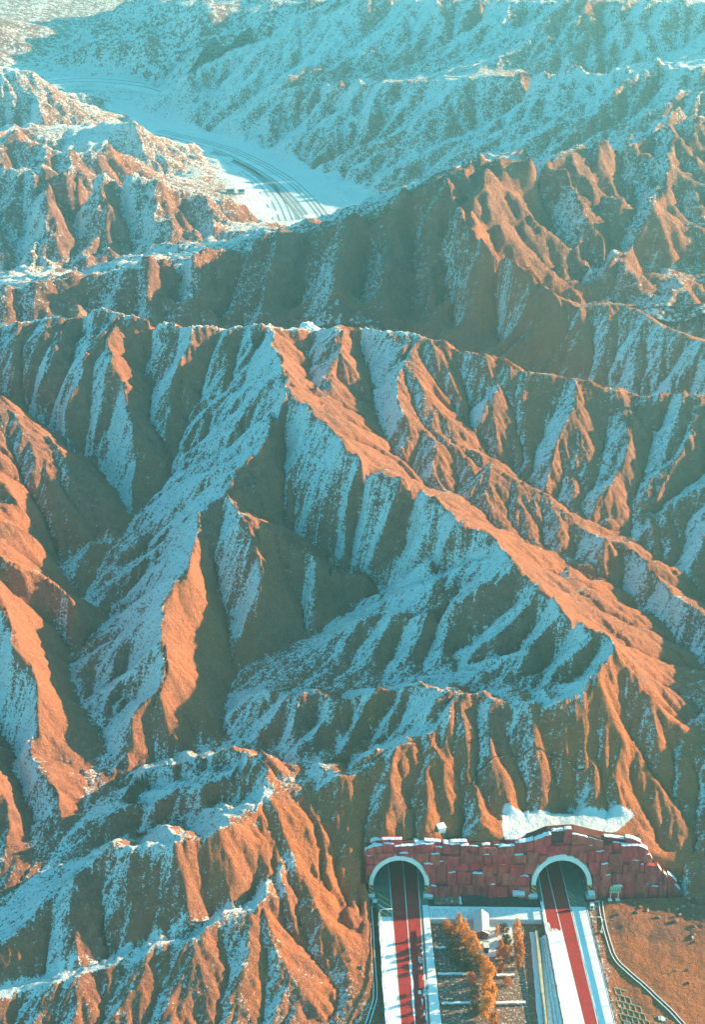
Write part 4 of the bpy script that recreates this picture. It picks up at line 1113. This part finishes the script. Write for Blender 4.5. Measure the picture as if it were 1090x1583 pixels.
# snow trodden yard round the cabin
ymesh = mesh('yard', *(lambda q: (q, [tuple(range(len(q)))]))([tuple(P(u, v, -1.27)) for u, v in ((716, 1424), (806, 1424), (800, 1450), (790, 1462), (776, 1448), (770, 1478), (742, 1482), (726, 1462), (718, 1446))]))
tag(link('yard', ymesh, M_SNOWDIRTY), 'trodden snowy yard around the small cabin', kind='structure')
def fence(u0, u1, v, label):
    a, b = P(u0, v, -1.28), P(u1, v, -1.28); root = tag(empty('garden_fence', tuple(a)), label, 'fence', 'low garden fences below the crossing road')
    n = max(4, int((b - a).length / 0.9)); d = (b - a)
    for i in range(n + 1):
        q = d * (i / n); link('picket', box('picket', q.x - 0.06, q.x + 0.06, q.y - 0.05, q.y + 0.05, 0, 1.05), M_BRICK, root)
    for z in (0.4, 0.85): link('fence_rail', tube('fence_rail', [(0, -0.07, z), (d.x, d.y - 0.07, z)], 0.05, 5), M_BRICK, root)
fence(681, 703, 1421.5, 'low red fence left of the tall amber tree below the crossing road')
fence(768, 793, 1423, 'low red fence right of the cabin below the crossing road')

# ------------------------------------------------------------------ trees
def leaf_crown(rg, h, rx, n, size, base=0.15, shape='column'):
    V = []; Fc = []
    clumps = []
    nc = int(18 + h * 5)
    for i in range(nc):
        t = rg.uniform(base, 1.0)
        if shape == 'column': rad = rx * (0.35 + 0.65 * math.sin(math.pi * min(1, (t - base) / (1 - base) * 0.80 + 0.14))) * (1.0 if t < 0.85 else 0.7)
        else: rad = rx * math.sqrt(max(0.05, 1 - (2 * (t - base) / (1 - base) - 0.9) ** 2 * 0.9))
        a = rg.uniform(0, 6.283); q = rad * math.sqrt(rg.uniform(0.05, 1))
        clumps.append((Vector((math.cos(a) * q, math.sin(a) * q, t * h)), rg.uniform(0.22, 0.5) * rx))
    for i in range(int(n * 0.72)):
        c, cr = rg.choice(clumps)
        d = Vector((rg.gauss(0, 1), rg.gauss(0, 1), rg.gauss(0, 1.25))); d = d.normalized() * cr * rg.uniform(0.2, 1.0)
        p = c + d; s_ = size * rg.uniform(0.6, 1.3)
        ax = Vector((rg.gauss(0, 1), rg.gauss(0, 1), rg.gauss(0, 0.7))).normalized(); bx_ = ax.cross(Vector((rg.gauss(0, 1), rg.gauss(0, 1), rg.gauss(0, 1)))).normalized()
        k = len(V); V += [p - ax * s_, p + bx_ * s_ * 0.55, p + ax * s_, p - bx_ * s_ * 0.55]; Fc.append((k, k + 1, k + 2, k + 3))
    me = bpy.data.meshes.new('crown'); me.from_pydata([tuple(v) for v in V], [], Fc); return me
def trunk_mesh(rg, h, rx, r0, n=11):
    pts = [(0.0, 0.0, -0.4)] + [(rg.uniform(-.06, .06) * k, rg.uniform(-.06, .06) * k, h * k / 5) for k in range(1, 5)] + [(0, 0, h * 0.93)]
    rad = [r0, r0 * 0.85, r0 * 0.66, r0 * 0.48, r0 * 0.3, 0.015]
    bm = bmesh.new(); tm = tube('t', pts, rad, 6); bm.from_mesh(tm)
    for i in range(n):
        t = rg.uniform(0.18, 0.85); a = rg.uniform(0, 6.28); l = rx * rg.uniform(0.5, 0.95)
        p0 = Vector((0, 0, h * t)); p1 = p0 + Vector((math.cos(a) * l * .5, math.sin(a) * l * .5, l * 0.7)); p2 = p0 + Vector((math.cos(a) * l, math.sin(a) * l, l * 1.6))
        bm.from_mesh(tube('t', [p0, p1, p2], [r0 * 0.35 * (1 - t * .5), r0 * 0.2, 0.01], 4))
    me = bpy.data.meshes.new('trunk'); bm.to_mesh(me); bm.free(); return me
rt = random.Random(31)
VAR = {}
for k, (h, rx, n, sz, mt, shp) in {'poplar_a': (6.2, 0.95, 3000, 0.15, M_LEAF, 'column'), 'poplar_b': (7.4, 1.15, 3800, 0.16, M_LEAF, 'column'), 'poplar_c': (5.0, 1.05, 2600, 0.15, M_LEAF2, 'column'),
        'round_a': (3.0, 1.35, 2000, 0.14, M_LEAF2, 'round'), 'round_b': (2.6, 1.5, 2000, 0.14, M_LEAF3, 'round')}.items():
    c = leaf_crown(rt, h, rx, n, sz, 0.10, shp); c.materials.append(mt); t = trunk_mesh(rt, h, rx, 0.13 if shp == 'column' else 0.09); t.materials.append(M_BARK); VAR[k] = (c, t)
def tree(kind, u, v, sc, label, group, name='amber_tree', cat='tree'):
    p = P(u, v, -1.3); root = tag(empty(name, tuple(p), rt.uniform(0, 6.28)), label, cat, group)
    root.scale = (sc * rt.uniform(0.9, 1.1), sc * rt.uniform(0.9, 1.1), sc)
    c, t = VAR[kind]; link('crown', c, None, root); link('trunk', t, None, root)
T = [
 ('poplar_a', 709, 1444, 0.95, 'amber tree at the top of the left row, by the red fence'),
 ('poplar_b', 716, 1458, 0.92, 'second amber tree down the left row, below the fence'),
 ('poplar_a', 722, 1468, 1.0, 'third amber tree down the left row, left of the cabin'),
 ('poplar_b', 729, 1478, 0.95, 'fourth amber tree down the left row, left of the cabin front'),
 ('poplar_a', 736, 1487, 1.0, 'amber tree at the foot of the left row, left of the shed'),
 ('poplar_c', 745, 1500, 0.9, 'rusty amber tree just below the shed, top of the long lower row'),
 ('poplar_b', 750, 1516, 0.95, 'bright amber tree second down the long lower row'),
 ('poplar_b', 755, 1530, 1.05, 'bright amber tree third down the long lower row'),
 ('poplar_a', 752, 1545, 1.1, 'bright amber tree fourth down the long lower row, level with the field banks'),
 ('poplar_b', 758, 1560, 1.0, 'bright amber tree fifth down the long lower row'),
 ('poplar_b', 752, 1577, 1.05, 'amber tree at the bottom edge of the photo in the long lower row'),
 ('poplar_c', 764, 1590, 1.0, 'amber tree cut by the bottom edge, right end of the long lower row'),
 ('poplar_c', 772, 1478, 0.9, 'rusty amber tree right of the shed'),
 ('poplar_c', 783, 1484, 0.85, 'rusty amber tree second right of the shed'),
 ('poplar_a', 798, 1452, 0.95, 'amber tree at the top of the row along the sandy boundary wall'),
 ('poplar_a', 801, 1466, 0.85, 'amber tree second in the row along the sandy boundary wall'),
 ('poplar_c', 803, 1480, 0.85, 'amber tree third in the row along the sandy boundary wall'),
 ('poplar_c', 802, 1496, 0.7, 'small amber tree at the foot of the row along the sandy boundary wall'),
 ('poplar_a', 768, 1447, 0.55, 'slim amber tree just right of the cabin roof'),
]
for t in T: tree(*t, 'amber trees between the carriageways')
B = [('round_a', 690, 1436, 0.8, 'rust red bush by the left end of the red fence'), ('round_a', 698, 1446, 0.85, 'rust red bush left of the topmost amber tree'),
 ('round_b', 700, 1470, 1.0, 'olive brown bush left of the left tree row, above the field bank'), ('round_b', 706, 1486, 1.1, 'olive brown bush in the middle of the stubble field'),
 ('round_b', 724, 1498, 1.0, 'olive brown bush below the left tree row'), ('round_a', 728, 1518, 0.8, 'rust red bush left of the long lower tree row'),
 ('round_b', 734, 1540, 0.9, 'olive brown bush left of the lower trees, above the bottom bank'), ('round_b', 734, 1568, 1.0, 'olive brown bush left of the lower trees at the bottom edge'),
 ('round_b', 757, 1497, 0.7, 'dark olive bush right of the shed front'), ('round_a', 775, 1500, 0.7, 'rust red bush above the short grey bank'),
 ('round_b', 779, 1440, 0.75, 'dark olive bush in the yard right of the cabin'), ('round_b', 783, 1458, 0.8, 'dark olive bush at the lower edge of the yard'),
 ('round_a', 785, 1522, 0.6, 'low rust red bush below the short grey bank'), ('round_a', 740, 1424, 0.45, 'little rust red bush behind the cabin roof')]
for t in B: tree(*t, 'bushes around the amber trees', 'garden_bush', 'bush')

# ------------------------------------------------------------------ boulders, knob, mound
def rock_mesh(seed, sx, sy, sz, sub=3, amp=0.25):
    bm = bmesh.new(); bmesh.ops.create_icosphere(bm, subdivisions=sub, radius=1.0); rg_ = random.Random(seed)
    pl = [(Vector((rg_.gauss(0, 1), rg_.gauss(0, 1), rg_.gauss(0, 1))).normalized(), rg_.uniform(0.55, 0.95)) for _ in range(9)]
    for v in bm.verts:
        d = v.co.normalized(); r_ = 1.0
        for n, k in pl:
            q = d.dot(n)
            if q > 0.01: r_ = min(r_, k / q)
        r_ *= 1 + amp * 0.25 * math.sin(d.x * 9 + seed) * math.sin(d.y * 8) * math.sin(d.z * 7 + 1)
        v.co = Vector((d.x * r_ * sx, d.y * r_ * sy, d.z * r_ * sz))
    me = bpy.data.meshes.new('boulder'); bm.to_mesh(me); bm.free(); return me
RK = [rock_mesh(i, 1, 0.85, 0.7, 2) for i in range(4)]
for m_ in RK: m_.materials.append(M_ROCK)
rb = random.Random(77)
for i in range(34):
    if i < 20: u, v = rb.uniform(955, 1075), rb.uniform(1394, 1424)
    elif i < 27: u, v = rb.uniform(1040, 1088), rb.uniform(1425, 1520)
    else: u, v = rb.uniform(518, 562), rb.uniform(1470, 1545)
    p = PG(u, v); q = link('boulder', rb.choice(RK)); q.location = (p.x, p.y, p.z + 0.08); k = rb.uniform(0.25, 0.75); q.scale = (k, k, k * rb.uniform(.6, 1)); q.rotation_euler = (rb.uniform(-.4, .4), rb.uniform(-.4, .4), rb.uniform(0, 6.28))
    if i < 20: tag(q, 'snow dusted red boulder in the rubble right of the green sign', 'boulder', 'rubble right of the road sign')
    elif i < 27: tag(q, 'red boulder on the orange slope at the right edge', 'boulder', 'boulders on the right slope')
    else: tag(q, 'red boulder at the foot of the fluted slope left of the gutter', 'boulder', 'boulders left of the gutter')
def knob(u, v, z, sx, sy, sz, mat, name, label, cat, seed):
    p = P(u, v, z); q = link(name, rock_mesh(seed, sx, sy, sz, 2 if cat == 'rock' else 4, 0.9), mat); q.location = p; tag(q, label, cat)
    for f in q.data.polygons: f.use_smooth = cat != 'rock'
knob(121, 484, 61, 3.3, 3.0, 3.6, M_KNOB, 'rock_knob', 'pale blocky rock knob standing on the long snowy crest', 'rock', 5)
knob(478, 510, 58.6, 4.0, 3.2, 2.4, M_SNOWDIRTY, 'snowy_mound', 'rounded snowy mound peeping over the long crest', 'mound', 12)

pp = [PG(u, v) for u, v in ((731, 1212), (736, 1198), (752, 1182), (776, 1168), (812, 1164), (850, 1168), (880, 1178), (905, 1190))]
pp = [Vector(q) for q in catmull([tuple(q) for q in pp], 5)]
for q in pp: q.z = ground_z(q.x, q.y)
root = tag(empty('hillside_ditch', tuple(pp[0])), 'thin dark ditch curving across the orange hillside above the snowy terrace', 'ditch')
link('ditch_bed', ribbon('ditch_bed', [q - pp[0] + Vector((0, 0, 0.10)) for q in pp], 0.35, base=0.3), M_DARK, root)
link('ditch_lip', ribbon('ditch_lip', [q - pp[0] + Vector((0.05, -0.28, 0.12)) for q in pp], 0.16, base=0.4), M_ROCK, root)
# ------------------------------------------------------------------ far motorway valley
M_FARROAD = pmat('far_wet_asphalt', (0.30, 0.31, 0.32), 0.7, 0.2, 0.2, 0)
M_FARSNOW = pmat('far_grey_snow', (0.66, 0.68, 0.70), 0.8, 0.15, 0.1, 0)
def far_path(pix, shift=0.0, n=10):
    w = catmull([tuple(P(u, v, 0.0)) for u, v in pix], n); pts = [Vector(p) for p in w]; out = []
    for i, p in enumerate(pts):
        t = (pts[min(i + 1, len(pts) - 1)] - pts[max(i - 1, 0)]).normalized(); out.append(p + Vector((t.y, -t.x, 0)) * shift + Vector((0, 0, 0.6)))
    return out
MAIN = [(236, 206), (300, 221), (350, 236), (400, 260), (440, 286), (470, 316), (496, 352), (510, 372)]
SIDE = [(285, 228), (330, 244), (372, 264), (404, 288), (424, 318), (437, 352), (442, 372)]
mw = tag(link('far_motorway', ribbon('far_motorway', far_path(MAIN), 19.0, base=0.8), M_FARSNOW), 'far snow lined motorway curving through the flat white valley', kind='structure')
for d in (-8.0, -5.2, -2.6, 3.0, 5.6, 8.2):
    link('wheel_track', ribbon('wheel_track', [p + Vector((0, 0, 0.08)) for p in far_path(MAIN, d)], 1.7 if d > 0 else 0.9), M_FARROAD, mw)
w2 = [Vector(q) for q in catmull([tuple(P(u, v, 3.4)) for u, v in ((262, 143), (225, 132), (190, 127), (150, 124), (110, 124), (60, 128))], 6)]
m2 = tag(link('far_motorway', ribbon('far_motorway', w2, 24.0, base=3.0), M_FARSNOW), 'farthest snowy stretch of the motorway beyond the left hills', kind='structure')
for d in (-6, 5): link('wheel_track', ribbon('wheel_track', [q + Vector((0, d, 0.1)) for q in w2], 2.2), M_FARROAD, m2)
sr = tag(link('far_side_road', ribbon('far_side_road', far_path(SIDE), 16.0, base=0.8), M_FARSNOW), 'far side road and tracks left of the motorway in the white valley', kind='structure')
for d in (-6.5, -3.0, 0.5, 4.0, 7.0):
    link('wheel_track', ribbon('wheel_track', [p + Vector((0, 0, 0.08)) for p in far_path(SIDE, d)], 0.8), M_FARROAD, sr)
def far_house(u, v, z, w, d, h, label):
    p = P(u, v, z); root = tag(empty('roadside_building', tuple(p), 0.15), label, 'building', 'low buildings beside the far motorway')
    link('wall', box('wall', -w / 2, w / 2, 0, d, -2, h), M_CONC, root); link('flat_roof', box('flat_roof', -w / 2 - 0.3, w / 2 + 0.3, -0.3, d + 0.3, h, h + 0.35), M_SNOW, root)
    for k in range(3): link('window', box('window', -w * 0.35 + k * w * 0.28, -w * 0.35 + k * w * 0.28 + 0.9, -0.06, -0.004, 1.0, 2.0), M_BLACK, root)
far_house(356, 299, 3.0, 4.6, 3.0, 2.6, 'long low white building beside the far motorway')
far_house(373, 299, 3.0, 3.6, 3.6, 2.4, 'second low white building nearer the far motorway')
